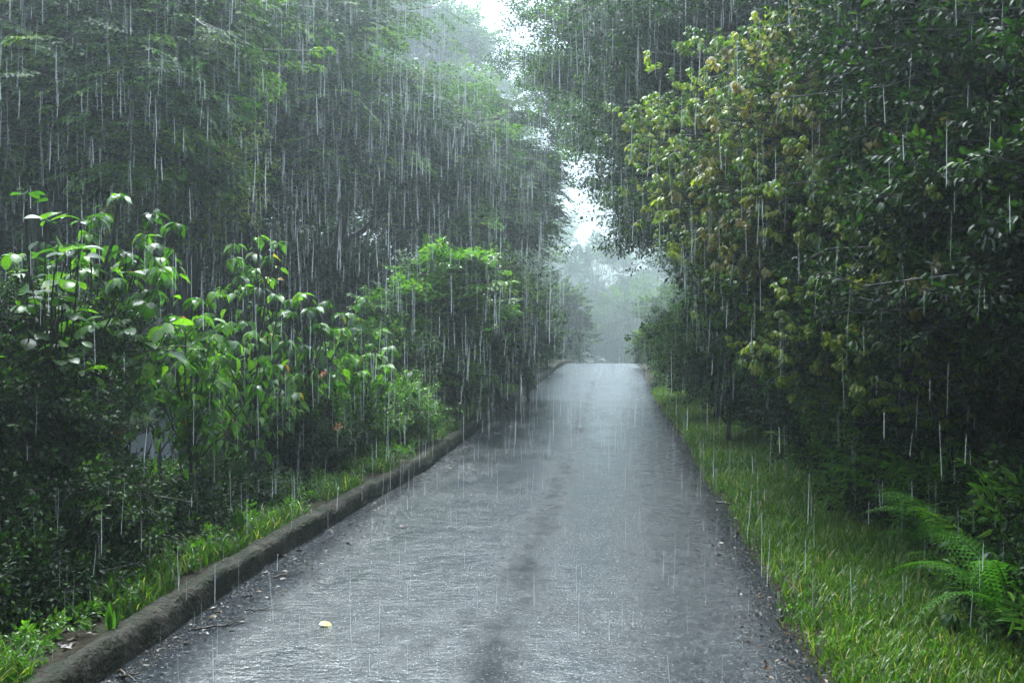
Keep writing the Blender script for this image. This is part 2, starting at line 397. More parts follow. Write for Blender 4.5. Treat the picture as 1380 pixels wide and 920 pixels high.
kmat = surf_mat('kerb_mossy_concrete', [(.3, (.010, .012, .006)), (.43, (.018, .022, .009)), (.52, (.034, .030, .020)), (.58, (.062, .05, .04)), (.63, (.024, .042, .009)), (.8, (.022, .045, .008))], 5, .75, 1.0, bscale=38, bdist=.03, spec=.25)
ky = np.unique(np.concatenate([np.arange(1, 20, .04), np.arange(20, 60, .15)]))
prof = [(.0, -.05), (.004, .03), (.01, .07), (.016, .11), (.03, .14), (.055, .153), (.09, .156), (.125, .15), (.145, .14), (.155, .10), (.16, .02)]
KV = []
for yy in ky:
    x0 = float(kerb_x(yy)); z0 = float(road_z(yy))
    for k, (px, pz) in enumerate(prof):
        q = noise.noise((yy * 3, k * .45, 2)) * .026 + noise.noise((yy * 11, k * 1.3, 5)) * .015 + noise.noise((yy * 30, k * 2.3, 9)) * .004
        joint = .02 if abs((yy % 1.2) - .6) < .025 and 0 < k < 10 else 0
        KV.append((x0 - px + q * .7 - joint * .5 + .02 * noise.noise((yy * .6, 0, 4)), yy, z0 + pz + q - joint + .015 * noise.noise((yy * .8, 1, 4))))
n_ = len(prof); i, j = np.meshgrid(np.arange(len(ky) - 1), np.arange(n_ - 1), indexing='ij'); a = i * n_ + j
tag(build_mesh('kerb', KV, np.stack([a, a + 1, a + n_ + 1, a + n_], -1).reshape(-1, 4), kmat, None, None, None, True), kind='structure')

# the side path seen between the saplings
pmat = surf_mat('path_wet_gravel', [(.3, (.06, .062, .065)), (.6, (.16, .165, .17)), (.8, (.28, .28, .28))], 40, .3, .6, bscale=90, bdist=.01)
pc = [(-5.2, 10.4), (-5.6, 12), (-6.2, 14), (-7.6, 16.5), (-10, 18.5)]
PV = []
for k in range(41):
    t = k / 40 * 4; i0 = min(int(t), 3); f = t - i0
    c = np.array(pc[i0]) * (1 - f) + np.array(pc[i0 + 1]) * f
    for s in np.linspace(-1, 1, 9):
        x, y = c[0] + s * .62 + .05 * math.sin(k * 1.3 + s * 3), c[1] + s * .25
        PV.append((x, y, float(gz(x, y)) + .02 - .03 * s * s))
i, j = np.meshgrid(np.arange(40), np.arange(8), indexing='ij'); a = i * 9 + j
tag(build_mesh('path', PV, np.stack([a, a + 1, a + 10, a + 9], -1).reshape(-1, 4), pmat, None, None, None, True), kind='structure')

# ------------------------------------------------------------------ stuff: grass, gravel, litter, ground cover
def blades(name, n, xyf, hmin, hmax, mat, label, wd=.004, tmin=0., tmax=.95, seed=3, lean=.35):
    rr = np.random.RandomState(seed); xy = xyf(n, rr); n = len(xy)
    z = gz(xy[:, 0], xy[:, 1]); h = hmin + (hmax - hmin) * rr.rand(n) ** 1.6
    a = rr.rand(n) * 6.283; ln = lean * (.3 + rr.rand(n)); dr = np.stack([np.cos(a), np.sin(a)], 1)
    W = wd * (.7 + .7 * rr.rand(n)) * (1 + xy[:, 1] / 14)
    side = np.stack([-np.sin(a + .6 * rr.randn(n)), np.cos(a)], 1)
    V = np.zeros((n, 7, 3)); 
    for k, (t, ww) in enumerate(((0, 1), (.4, .9), (.75, .55), (1, 0))):
        c = np.stack([xy[:, 0] + dr[:, 0] * ln * h * t * t, xy[:, 1] + dr[:, 1] * ln * h * t * t, z - .01 + h * (t - .25 * ln * t * t)], 1)
        s = np.concatenate([side * (W * ww)[:, None], np.zeros((n, 1))], 1)
        if ww: V[:, 2 * k] = c - s; V[:, 2 * k + 1] = c + s
        else: V[:, 6] = c
    T = np.array([(0, 1, 3), (0, 3, 2), (2, 3, 5), (2, 5, 4), (4, 5, 6)])
    T = (T[None] + (np.arange(n) * 7)[:, None, None]).reshape(-1, 3)
    tn = np.array([noise.noise((x * 1.1, y * 1.1, 0)) for x, y in xy]) * .5 + .5
    tint = np.clip(tmin + (tmax - tmin) * (tn * .7 + rr.rand(n) * .4), 0, 1)
    dead = rr.rand(n) > .93; tint = np.where(dead, .97 + .03 * rr.rand(n), tint)
    o = build_mesh(name, V.reshape(-1, 3), T, mat, np.repeat(tint, 7))
    return tag(o, label, 'grass', None, 'stuff')
def verge(n, rr):
    y = 3.2 + 21 * rr.rand(n) ** 1.9
    e = np.interp(y, np.linspace(3, 25, 200), redge(np.linspace(3, 25, 200)))
    wdt = 1.12 - .12 * sstep(10, 22, y) + .15 * np.sin(y * 1.9)
    x = e + .03 + rr.rand(n) ** .95 * wdt * .95 + rr.randn(n) * .04
    keep = ((x - e > .22 + .12 * np.sin(y * 2.3)) | (rr.rand(n) < .3))
    return np.stack([x, y], 1)[keep]
blades('grass', 120000, verge, .02, .15, G['grass'], 'short bright wet grass on the verge right of the road', .0032, .1, .93, lean=.6)
def lawn(n, rr):
    x = -14 + 10.5 * rr.rand(n); y = 11.5 + 11 * rr.rand(n)
    d = np.abs(x - np.interp(y, [p[1] for p in pc], [p[0] for p in pc]))
    return np.stack([x, y], 1)[d > .62]
blades('grass', 45000, lawn, .05, .2, G['grass'], 'bright green lawn behind the saplings around the side path', .007, .2, .93, 4)
def kerbgrass(n, rr):
    y = 3.5 + 22 * rr.rand(n) ** 1.7; x = kerb_x(y) - .14 - np.abs(rr.randn(n)) * .5
    cl = np.array([noise.noise((a * 1.5, b * 1.2, 14)) for a, b in zip(x, y)])
    return np.stack([x, y], 1)[cl > -.05]
blades('grass', 30000, kerbgrass, .03, .2, G['grass'], 'grass tufts growing behind the mossy kerb', .0035, 0, .8, 6, .7)

def stones(name, n, xyf, smin, smax, mat, label, seed=8):
    rr = np.random.RandomState(seed); xy = xyf(n, rr); n = len(xy)
    oc = np.array([(1, 0, 0), (-1, 0, 0), (0, 1, 0), (0, -1, 0), (0, 0, 1), (0, 0, -1)], float)
    ot = np.array([(0, 2, 4), (2, 1, 4), (1, 3, 4), (3, 0, 4), (2, 0, 5), (1, 2, 5), (3, 1, 5), (0, 3, 5)])
    s = smin + (smax - smin) * rr.rand(n) ** 3
    V = oc[None] * (.7 + .6 * rr.rand(n, 6, 1)) + rr.randn(n, 6, 3) * .18
    V = V * s[:, None, None] * np.array((1, 1, .6))
    z = np.where((xy[:, 0] > kerb_x(xy[:, 1])) & (xy[:, 0] < 1.0), road_z(xy[:, 1]) + .008, gz(xy[:, 0], xy[:, 1]))
    V += np.stack([xy[:, 0], xy[:, 1], z], 1)[:, None]
    T = (ot[None] + (np.arange(n) * 6)[:, None, None]).reshape(-1, 3)
    return tag(build_mesh(name, V.reshape(-1, 3), T, mat), label, 'gravel', None, 'stuff')
gm = surf_mat('gravel_wet', [(.3, (.014, .014, .014)), (.55, (.035, .034, .032)), (.8, (.10, .097, .09))], 25, .45, .3, spec=.3)
def gutter(n, rr):
    y = 3.2 + 17 * rr.rand(n) ** 1.7; return np.stack([kerb_x(y) + .02 + np.abs(rr.randn(n)) * (.17 + .1 * np.sin(y * 1.1)), y], 1)
stones('gravel', 12000, gutter, .002, .012, gm, 'loose grey grit washed along the foot of the kerb')
def rshould(n, rr):
    y = 3.2 + 16 * rr.rand(n) ** 1.7; e = np.interp(y, np.linspace(3, 25, 200), redge(np.linspace(3, 25, 200)))
    return np.stack([e + rr.randn(n) * .16 - .04, y], 1)
stones('gravel', 14000, rshould, .002, .012, gm, 'loose grey grit along the ragged right edge of the asphalt', 9)

def litter(name, n, xyf, label, seed):
    rr = np.random.RandomState(seed); xy = xyf(n, rr); n = len(xy)
    z = np.where((xy[:, 0] > kerb_x(xy[:, 1])) & (xy[:, 0] < 1.0), road_z(xy[:, 1]) + .012, gz(xy[:, 0], xy[:, 1]) + .01)
    pos = np.stack([xy[:, 0], xy[:, 1], z], 1); a = rr.rand(n) * 6.28
    d = np.stack([np.cos(a), np.sin(a), rr.randn(n) * .2], 1); nr = np.array((0, 0, 1.)) + rr.randn(n, 3) * .25
    V, T, C = leaves(pos, d, nr, .015 + .04 * rr.rand(n), rr.rand(n), 'oval')
    return tag(build_mesh(name, V, T, G['litter'], C), label, 'leaf litter', None, 'stuff')
litter('leaf_litter', 450, gutter, 'dead brown leaf scraps lying in the left gutter', 12)
litter('leaf_litter', 700, rshould, 'dead brown leaf scraps lying along the right edge of the road', 13)
litter('leaf_litter', 5000, lambda n, r: np.stack([2.3 + r.rand(n) * 2.2, 3.5 + 18 * r.rand(n) ** 1.4], 1), 'dead brown leaves under the bushes on the right bank', 14)
litter('leaf_litter', 6000, lambda n, r: np.stack([-2.6 - r.rand(n) ** 1.3 * 5, 3.5 + 18 * r.rand(n) ** 1.4], 1), 'dead brown leaves under the saplings on the left', 15)

def undergrowth(name, n, xyf, hgt, mat, leaf, size, kind, label, seed, Ls=.22, per=3, tmean=.5):
    """low mixed ground cover: short sprays standing out of the soil"""
    rr = np.random.RandomState(seed); xy = xyf(n, rr); n = len(xy)
    hh = hgt * (.3 + .9 * np.clip(np.array([noise.noise((a * .9, b * .9, seed)) for a, b in xy]) + .5, 0, 1))
    z = gz(xy[:, 0], xy[:, 1]) + rr.rand(n) * hh
    pos = np.stack([xy[:, 0], xy[:, 1], z], 1)
    d = rr.randn(n, 3) * np.array((1, 1, .3)) + np.array((0, 0, .35)); up = np.array((0, 0, 1.)) + rr.randn(n, 3) * .35
    tint = np.clip(tmean + .3 * np.array([noise.noise((a * 1.7, b * 1.7, seed + 5)) for a, b in xy]) + rr.randn(n) * .1, .03, .93)
    V, T, C = put_sprays(pos, d, up, Ls * (.6 + .8 * rr.rand(n)), kind, leaf, size, tint, rr)
    return tag(build_mesh(name, V, T, mat, C), label, 'undergrowth', None, 'stuff')
def ug_left(n, r):
    y = 3.6 + 20 * r.rand(n) ** 1.5; x = kerb_x(y) - .78 - .5 * r.rand(n) - r.rand(n) ** 1.2 * np.where(y > 9.5, 1.3, 3.4)
    return np.stack([x, y], 1)
undergrowth('undergrowth', 2400, ug_left, .2, G['deep'], 'oval', .035, 'tuft', 'dark small-leaved ground cover beneath the saplings left of the kerb', 21, tmean=.2)  # low tint mean: shade of an absent canopy put into the leaf colour
undergrowth('undergrowth', 350, ug_left, .32, G['broad'], 'ovate', .075, 'droop', 'larger drooping leaves scattered through the dark ground cover left of the kerb', 26, .2)
undergrowth('undergrowth', 600, ug_left, .3, G['fresh'], 'lance', .09, 'tuft', 'narrow-leaved green weeds scattered under the saplings on the left', 27, .2)
undergrowth('undergrowth', 500, lambda n, r: verge(n * 2, r)[:n], .05, G['fresh'], 'oval', .022, 'tuft', 'tiny broad-leaved weeds mixed into the verge grass', 30, .07)
undergrowth('undergrowth', 1500, lambda n, r: np.stack([(lambda y: kerb_x(y) - .3 - r.rand(n) ** 1.3 * 1.2)(yy := 4 + 18 * r.rand(n) ** 1.5), yy], 1), .10, G['fresh'], 'oval', .03, 'tuft', 'low fresh green weeds just behind the kerb', 22, .12)
def ug_right(n, r):
    y = 3.6 + 20 * r.rand(n) ** 1.5; x = 2.2 + .12 * np.sin(y * 1.3) + r.rand(n) ** 1.1 * 2.0
    return np.stack([x, y], 1)
undergrowth('undergrowth', 5200, ug_right, .4, G['deep'], 'oval', .035, 'tuft', 'dark small-leaved ground cover at the foot of the right bank', 23)
undergrowth('undergrowth', 1500, ug_right, .5, G['fresh'], 'oval', .045, 'planar', 'brighter green weeds mixed along the foot of the right bank', 24)
undergrowth('undergrowth', 1600, lambda n, r: np.stack([1.25 + 3.5 * r.rand(n), 20 + 24 * r.rand(n)], 1), .7, G['forest'], 'oval', .09, 'tuft', 'low green growth along the right of the road towards the crest', 28, .35)
undergrowth('undergrowth', 1400, lambda n, r: np.stack([-2.65 - 3.5 * r.rand(n), 22 + 22 * r.rand(n)], 1), .6, G['forest'], 'oval', .09, 'tuft', 'low green growth along the left of the road towards the crest', 29, .35)
def bank_strip(n, r):
    y = 4.2 + 13 * r.rand(n) ** 1.3; return np.stack([2.02 + .13 * np.sin(y * 2.1) + .06 * np.sin(y * 5.3) + 1.1 * r.rand(n), y], 1)
undergrowth('undergrowth', 3200, bank_strip, .85, G['deep'], 'oval', .04, 'tuft', 'waist-high dark leafy growth rising behind the verge grass', 31, .24, tmean=.4)
undergrowth('undergrowth', 800, bank_strip, .9, G['fresh'], 'lance', .085, 'planar', 'bright feathery green growth along the right bank', 32, .3, tmean=.5)
undergrowth('undergrowth', 500, bank_strip, .95, G['broad'], 'ovate', .07, 'droop', 'larger-leaved green plants mixed into the right bank growth', 33, .22, tmean=.4)
def far_floor(n, r): return np.stack([-26 + 22 * r.rand(n), 16 + 26 * r.rand(n)], 1)
undergrowth('undergrowth', 5000, far_floor, 1.0, G['deep'], 'tiny', .12, 'planar', 'dark undergrowth on the floor of the forest behind the lawn', 25, .6)

# ------------------------------------------------------------------ saplings left of the road
def sapling(name, base_u, Y, tips, label, leaf='ovate', size=.18, mat=None, nl=8, cat='sapling', extra=10, seed=1, group='broad-leaved saplings left of the kerb', stem_r=.016, droop=.7, tall=False):
    rr = np.random.RandomState(seed); mat = mat or G['broad']
    bx_, by_ = bxy(base_u, Y); base = np.array((bx_, by_, float(gz(bx_, by_)) - .03))
    t = thing(name, base, label, cat, group)
    T_ = [P(u, v, Y + rr.uniform(-.45, .45)) for u, v in tips]
    main_n = len(T_)
    T_ += [q + np.array((rr.uniform(-.28, .28), rr.uniform(-.3, .3), -rr.uniform(.12, .5))) for q in T_ for _ in range(3)]
    top = max(T_, key=lambda p: p[2])
    main = curve(base, top - np.array((0, 0, .05)), 12, 0, .07, rr)
    tv, tq = tubes(main[None], np.linspace(stem_r, stem_r * .35, 12)[None], 7)
    build_mesh('stem', tv, tq, BARK, None, t, base, True)
    outp = []
    for tip in T_:
        h = (tip[2] - base[2]) / (top[2] - base[2]); k = int(np.clip(h * .62, .12, .8) * 11)
        br = curve(main[k], tip, 8, -.08, .08, rr) if tip is not top else main[4:]
        if tip is not top:
            bv, bq = tubes(br[None], np.linspace(stem_r * .45, .003, 8)[None], 5)
            build_mesh('branch', bv, bq, BARK, None, t, base, True)
        # drooping whorl at the tip, pairs of leaves down the branch
        pos, d, nr = [], [], []
        for i in range(nl):
            a = i / nl * 6.283 + rr.rand() * .5; o_ = np.array((math.cos(a), math.sin(a), 0))
            pos.append(tip + o_ * .02 + (0, 0, rr.rand() * .03)); d.append(o_ + np.array((0, 0, -droop * (.2 + rr.rand())))); nr.append(o_ * .5 + np.array((0, 0, 1)) + rr.randn(3) * .12)
        for i in range(extra):
            c = br[rr.randint(len(br) // 3, len(br))] + rr.randn(3) * .02; a = rr.rand() * 6.283; o_ = np.array((math.cos(a), math.sin(a), 0))
            st = .05 + .06 * rr.rand()
            pos.append(c + o_ * st); d.append(o_ + np.array((0, 0, -droop * (.4 + 1.2 * rr.rand())))); nr.append(o_ * .6 + np.array((0, 0, 1)) + rr.randn(3) * .2)
        n = len(pos); tt = np.clip(.5 + rr.randn() * .2 + rr.randn(n) * .26, .05, .93); tt = np.where(rr.rand(n) > .99, .985 + .015 * rr.rand(n), tt)
        outp.append(leaves(np.array(pos), np.array(d) + rr.randn(n, 3) * .28, np.array(nr) + rr.randn(n, 3) * .22, size * .66 * (.4 + .8 * rr.rand(n)), tt, leaf))
    V, T, C = merge(outp); build_mesh('foliage', V, T, mat, C, t, base, True)
    return t
sap = [
 ('magnolia_sapling', 70, 6.2, [(35, 262), (62, 300), (18, 345), (95, 345), (50, 385), (110, 300)], 'sapling with big round upright leaves at the left edge of the photo', 'round', .17, 5, 5, .1),
 ('sapling', 118, 7.3, [(158, 266), (205, 292), (238, 305), (120, 318), (170, 345), (95, 370), (215, 350)], 'tallest drooping-leaved sapling, right beside the round-leaved one', 'ovate', .17, 9, 8, .6),
 ('sapling', 332, 9.0, [(348, 322), (375, 330), (318, 332), (345, 345), (300, 392), (372, 400)], 'slender sapling with a flat umbrella top standing clear above its neighbours', 'ovate', .17, 9, 5, .6),
 ('sapling', 405, 9.6, [(405, 398), (440, 408), (385, 420), (428, 440), (398, 470)], 'sapling with pale drooping top directly right of the umbrella-topped one', 'ovate', .18, 9, 7, .7),
 ('sapling', 492, 10.6, [(478, 432), (512, 446), (487, 402), (460, 452), (498, 480), (525, 470)], 'sapling with an upright shoot, last broad-leaved one before the layered shrub', 'ovate', .17, 9, 9, .6),
 ('sapling', 225, 8.0, [(215, 395), (262, 405), (290, 398), (240, 430), (190, 425), (300, 440)], 'bushy sapling filling the gap between the tallest and the umbrella-topped ones', 'ovate', .17, 9, 11, .8),
 ('magnolia_sapling', 150, 6.6, [(150, 395), (198, 410), (120, 440), (175, 455), (95, 420)], 'dark sapling with large glossy leaves below the tallest sapling', 'round', .2, 6, 8, .5),
 ('sapling', 345, 8.6, [(340, 450), (300, 470), (385, 462), (355, 500), (315, 520)], 'lower leafy sapling under the umbrella-topped one', 'ovate', .17, 8, 13, .9),
 ('sapling', 445, 10.0, [(440, 462), (472, 480), (425, 500), (455, 520), (405, 505)], 'low sapling with a few orange leaves between the last two tall saplings', 'ovate', .17, 8, 13, .9),
 ('sapling', 28, 7.2, [(15, 400), (45, 415), (5, 440), (40, 450), (70, 440)], 'low broad-leaved sapling under the round-leaved one', 'ovate', .19, 8, 8, .6),
 ('sapling', 255, 7.4, [(250, 440), (215, 450), (285, 455), (265, 475), (230, 470)], 'knee-high bushy sapling in front of the side path', 'ovate', .17, 8, 10, .9),
 ('sapling', 130, 9.2, [(60, 330), (110, 350), (160, 420), (85, 395)], 'thin sapling behind the two leftmost ones', 'ovate', .19, 8, 9, .8),
]
for i, (nm, bu, Y, tips, lab, lf, sz, nl, ex, dr) in enumerate(sap):
    sapling(nm, bu, Y, tips, lab, lf, sz, None if lf == 'ovate' else G['broad'], nl, 'sapling', ex, 40 + i, droop=dr, stem_r=.032 if i < 4 else .02)
# bare dark stems among them
def bare(u, v, Y, h, label, seed):
    rr = np.random.RandomState(seed); p = P(u, v, Y); b = np.array((p[0], p[1], float(gz(p[0], p[1])) - .02)); A, B = [], []
    for i in range(4):
        a = rr.rand() * 6.283; e = b + np.array((math.cos(a) * h * .35, math.sin(a) * h * .3, h * rr.uniform(.65, 1.05))); c = curve(b + rr.randn(3) * (.03, .03, 0), e, 10, 0, .16, rr)
        A.append(c); B.append(np.linspace(.012, .003, 10))
        for j in range(3):
            k = rr.randint(3, 8); e2 = c[k] + np.array((rr.randn() * .2, rr.randn() * .15, rr.uniform(.05, .3))) * h; A.append(curve(c[k], e2, 10, 0, .15, rr)); B.append(np.linspace(.006, .0015, 10))
    V, Q = tubes(np.array(A), np.array(B), 5); tag(build_mesh('bare_shrub', V, Q, BARK, None, None, b, True), label, 'shrub', 'bare stems left of the kerb')
for i, a in enumerate([(180, 640, 8.4, .9, 'bare forked dark shrub standing against the lawn beside the path'), (245, 660, 8.6, .7, 'thin bare shrub right in front of the side path'), (120, 690, 7.0, .9, 'bare dark stems below the tallest sapling'),
    (285, 650, 9.2, .8, 'bare twiggy shrub at the right edge of the side path'), (385, 640, 9.4, .8, 'bare stems under the pale drooping sapling'), (60, 700, 6.4, .9, 'bare stems below the round-leaved sapling at the left edge'), (150, 800, 5.5, .5, 'small bare twigs behind the kerb in the bottom left corner')]):
    bare(*a, seed=700 + i)
# ------------------------------------------------------------------ shrubs
SH = dict(crownname='foliage', trunkname='stem', trunk_r=.035, cat='shrub')
def shrub(u, v, Y, r, label, mat='deep', group='shrubs left of the road', name='shrub', leaf='oval', size=.045, kind='tuft', Ls=.22, clumps=55, per=8, seed=1, lobes=None, rz=None, **k):
    c = P(u, v, Y); g = float(gz(c[0], c[1]))
    lb = lobes or [(c[0], c[1], c[2], r, r, rz or r * .8)]
    kk = dict(SH); kk.update(k)
    return tree(name, (c[0], c[1]), lb, G[mat], label, group=group, kind=kind, leaf=leaf, size=size, Ls=Ls, clumps=clumps, per=per, seed=seed, **kk)
left_shrubs = [
 (35, 480, 6.8, .62, 'deep', .03, 'fine-leaved shrub at the left edge under the low sapling', 90, 10),
 (25, 585, 6.0, .42, 'deep', .034, 'dark rounded shrub at the left edge, second up from the bottom corner', 60, 9),
 (75, 700, 5.7, .40, 'deep', .034, 'dense dark shrub at the left edge above the corner ferny one', 75, 9),
 (-45, 830, 4.9, .36, 'deep', .032, 'dark shrub cut by the bottom left corner', 60, 8),
 (165, 715, 6.9, .26, 'deep', .036, 'dark glossy shrub below the thick stems of the tallest sapling', 60, 9),
 (235, 715, 6.8, .22, 'deep', .036, 'low dark shrub in front of the side path', 45, 8),
 (305, 680, 8.0, .34, 'deep', .034, 'low shrub between the side path and the kerb', 45, 8),
 (385, 600, 9.6, .42, 'deep', .038, 'mid green shrub below the pale drooping sapling', 55, 9),
 (30, 800, 5.1, .30, 'deep', .034, 'low dark shrub by the kerb near the bottom left corner', 45, 8),
 (450, 575, 10.8, .42, 'fresh', .036, 'light green low shrub below the orange-leaved sapling', 55, 9),
 (510, 560, 12, .40, 'fresh', .034, 'pale-tipped low shrub beside the kerb, left of the twin one', 60, 9),
 (535, 562, 12.5, .38, 'fresh', .034, 'pale-tipped round shrub leaning over the kerb', 60, 9),
]
for i, (u, v, Y, r, mt, sz, lab, cl, per) in enumerate(left_shrubs):
    shrub(u, v, Y, r, lab, mt, size=sz, clumps=cl, per=per, seed=100 + i)
def plk(u, v, Y, *r_): return pl(u - 36, v - 4, Y, *r_)
def plf(u, v, Y, *r_): return pl(u - 14, v - 4, Y, *r_)
# tall layered shrubs down the left of the road
shrub(622, 450, 15.5, 0, 'bright layered shrub with flat sprays and yellow-green top beside the kerb', 'fresh', leaf='oval', size=.075, kind='planar', Ls=.38, clumps=110, per=8, seed=120, name='layered_shrub', trunk_r=.05, flat=.2,
      lobes=[plk(640, 378, 15.5, .55, .5, .3), plk(608, 425, 15.3, .7, .6, .35), plk(655, 430, 15.6, .6, .5, .4), plk(590, 470, 15.2, .6, .5, .4), plk(598, 490, 15.4, .6, .6, .5)])
shrub(575, 480, 14.2, 0, 'dark green shrub in front of the bright layered one', 'forest', leaf='oval', size=.06, kind='tuft', Ls=.3, clumps=70, per=8, seed=121, lobes=[plk(560, 500, 14, .45, .5, .45), plk(570, 535, 14.2, .45, .5, .35), plk(560, 530, 13.8, .4, .4, .4)])
shrub(690, 450, 18.5, 0, 'tall dark shrub right behind the bright layered one', 'forest', leaf='oval', size=.07, Ls=.3, clumps=130, per=8, seed=122, trunk_r=.05,
      lobes=[plk(680, 400, 18.5, .8, .7, .7), plk(682, 450, 18.2, .7, .7, .8), plk(640, 500, 17.5, .65, .6, .6), plk(612, 530, 16.5, .5, .5, .5)])
shrub(715, 465, 20.5, 0, 'blue-green feathery shrub against the dark one', 'cool', leaf='lance', size=.11, kind='planar', Ls=.35, clumps=30, per=7, seed=123, lobes=[plf(716, 462, 20.5, .4, .4, .35)])
shrub(722, 440, 24, 0, 'dark hazy shrub, second last at the kerb before the crest', 'forest', leaf='oval', size=.08, Ls=.35, clumps=110, per=8, seed=124, trunk_r=.05,
      lobes=[plf(694, 430, 24, .9, .8, .8), plf(685, 470, 24, .85, .8, .8), plf(670, 500, 23, .8, .7, .5)])
shrub(742, 450, 31, 0, 'faded shrub nearest the crest of the road on the left', 'forest', leaf='oval', size=.10, Ls=.4, clumps=110, per=8, seed=125, trunk_r=.05,
      lobes=[plf(706, 430, 31, .8, .9, 1.0), plf(708, 465, 32, .8, .9, .8), plf(700, 490, 30, .8, .8, .5)])

# ------------------------------------------------------------------ forest left
def T(*a, **k): return tree(*a, **k)
GL = 'forest trees left of the road'
T('tree', (-8.4, 13.5), [pl(60, 60, 13, 2.3, 2, 1.5), pl(175, 130, 12.5, 1.3, 1.2, 1.1), pl(120, 190, 12.5, 1.3, 1.2, .9), pl(10, 180, 12.5, 1.3, 1.2, 1.1), pl(190, 30, 13.5, 1.6, 1.4, .9), pl(200, 215, 12.8, .7, .7, .35)],
  G['forest'], 'nearest forest tree at top left with bright layered sprays', group=GL, size=.085, leaf='oval', Ls=.5, clumps=85, per=26, trunk_r=.17, flat=.12, droop=.5, tilt=.6, seed=200, spread=.42)
T('tree', (-7.9, 15.8), [pl(250, 235, 15.5, .9, .9, 1.0), pl(235, 290, 15.5, .8, .8, .8), pl(275, 270, 15.5, .7, .7, .7)],
  G['olive'], 'small yellowish tree standing in front of the dark forest left', 'small tree', size=.075, leaf='oval', kind='tuft', Ls=.35, clumps=75, per=8, trunk_r=.07, seed=201)
T('tree', (-9.5, 19), [pl(330, 100, 19, 2.6, 2.2, 1.6), pl(270, 190, 18.5, 2.0, 1.8, 1.4), pl(400, 190, 18.5, 1.9, 1.7, 1.2), pl(350, 270, 18.5, 1.8, 1.5, 1.2), pl(300, 10, 19, 2.6, 2.2, 1.6), pl(450, 60, 20, 2.0, 1.8, 1.2)],
  G['forest'], 'tall mid green tree behind the small yellowish tree', group=GL, size=.095, Ls=.6, clumps=95, per=26, trunk_r=.2, flat=.12, droop=.5, tilt=.6, seed=202)
T('tree', (-7.8, 23), [pl(500, 150, 23, 2.2, 2.0, 1.2), pl(470, 215, 22.5, 2.0, 1.8, 1.2), pl(560, 210, 22.5, 2.1, 1.8, 1.2), pl(520, 285, 22.5, 2.0, 1.6, 1.1), pl(430, 130, 23, 1.6, 1.6, 1.0)],
  G['forest'], 'tall hazy tree with an arching bare branch near the middle of the left wall', group=GL, size=.10, Ls=.65, clumps=95, per=26, trunk_r=.2, flat=.12, droop=.5, tilt=.6, seed=203, bend=.16)
T('tree', (-5.9, 29), [pl(610, 200, 29, 1.9, 1.8, 1.2), pl(610, 270, 28.5, 2.1, 1.8, 1.3), pl(660, 240, 29, 1.6, 1.5, 1.2), pl(690, 290, 29, 1.0, 1.0, .6), pl(700, 225, 30, .7, .7, .5), pl(640, 330, 28, 1.7, 1.5, 1.1), pl(640, 150, 30, .9, .9, .5), pl(672, 175, 30.5, .6, .7, .35), pl(690, 150, 30, .6, .7, .3), pl(720, 215, 30, .45, .5, .25)],
  G['forest'], 'tree whose crown edges the bright gap over the road on the left', group=GL, size=.11, Ls=.7, clumps=95, per=24, trunk_r=.2, flat=.12, droop=.5, tilt=.6, seed=204)
T('tree', (-9, 60), [pl(600, 150, 60, 3.4, 3, 2.2), pl(645, 205, 60, 2.4, 2.4, 1.8), pl(550, 90, 62, 3.8, 3.2, 2.2), pl(500, 30, 62, 4, 3.4, 2.4), pl(670, 300, 58, 2.8, 2.8, 2.2), pl(700, 360, 58, 2.2, 2.2, 2.2), pl(605, 50, 62, 2.4, 2.2, 1.4), pl(430, 60, 60, 4, 3.4, 2.6), pl(380, 10, 60, 4, 3.4, 2.6)],
  G['forest'], 'tall pale tree behind the one edging the gap on the left', group=GL, size=.2, Ls=1.2, clumps=260, per=16, trunk_r=.3, flat=.14, seed=205, twigs=False)
T('tree', (-17, 98), [pl(560, 20, 100, 5, 4, 3), pl(620, 85, 100, 4, 4, 2.6), pl(655, 135, 102, 3, 3, 2), pl(480, 0, 98, 6, 5, 4), pl(670, 190, 100, 3, 3, 2.4), pl(600, 170, 100, 5, 4, 4), pl(690, 260, 100, 4, 4, 4)],
  G['forest'], 'palest tall tree showing below the glow at the top of the gap', group=GL, size=.3, Ls=1.7, clumps=170, per=12, trunk_r=.4, flat=.2, seed=207, twigs=False)
T('tree', (-7.6, 12.2), [pl(165, 110, 12, .75, .7, .5), pl(195, 160, 11.8, .6, .6, .45), pl(185, 215, 12, .45, .5, .35), pl(210, 60, 12.3, .6, .6, .4), pl(130, 50, 12.3, .5, .5, .35)],
  G['fresh'], 'slim tree with the brightest green flat sprays, in front of the nearest forest tree', group=GL, size=.07, leaf='oval', Ls=.4, clumps=50, per=14, trunk_r=.06, flat=.12, droop=.5, tilt=.6, seed=206, spread=.5)
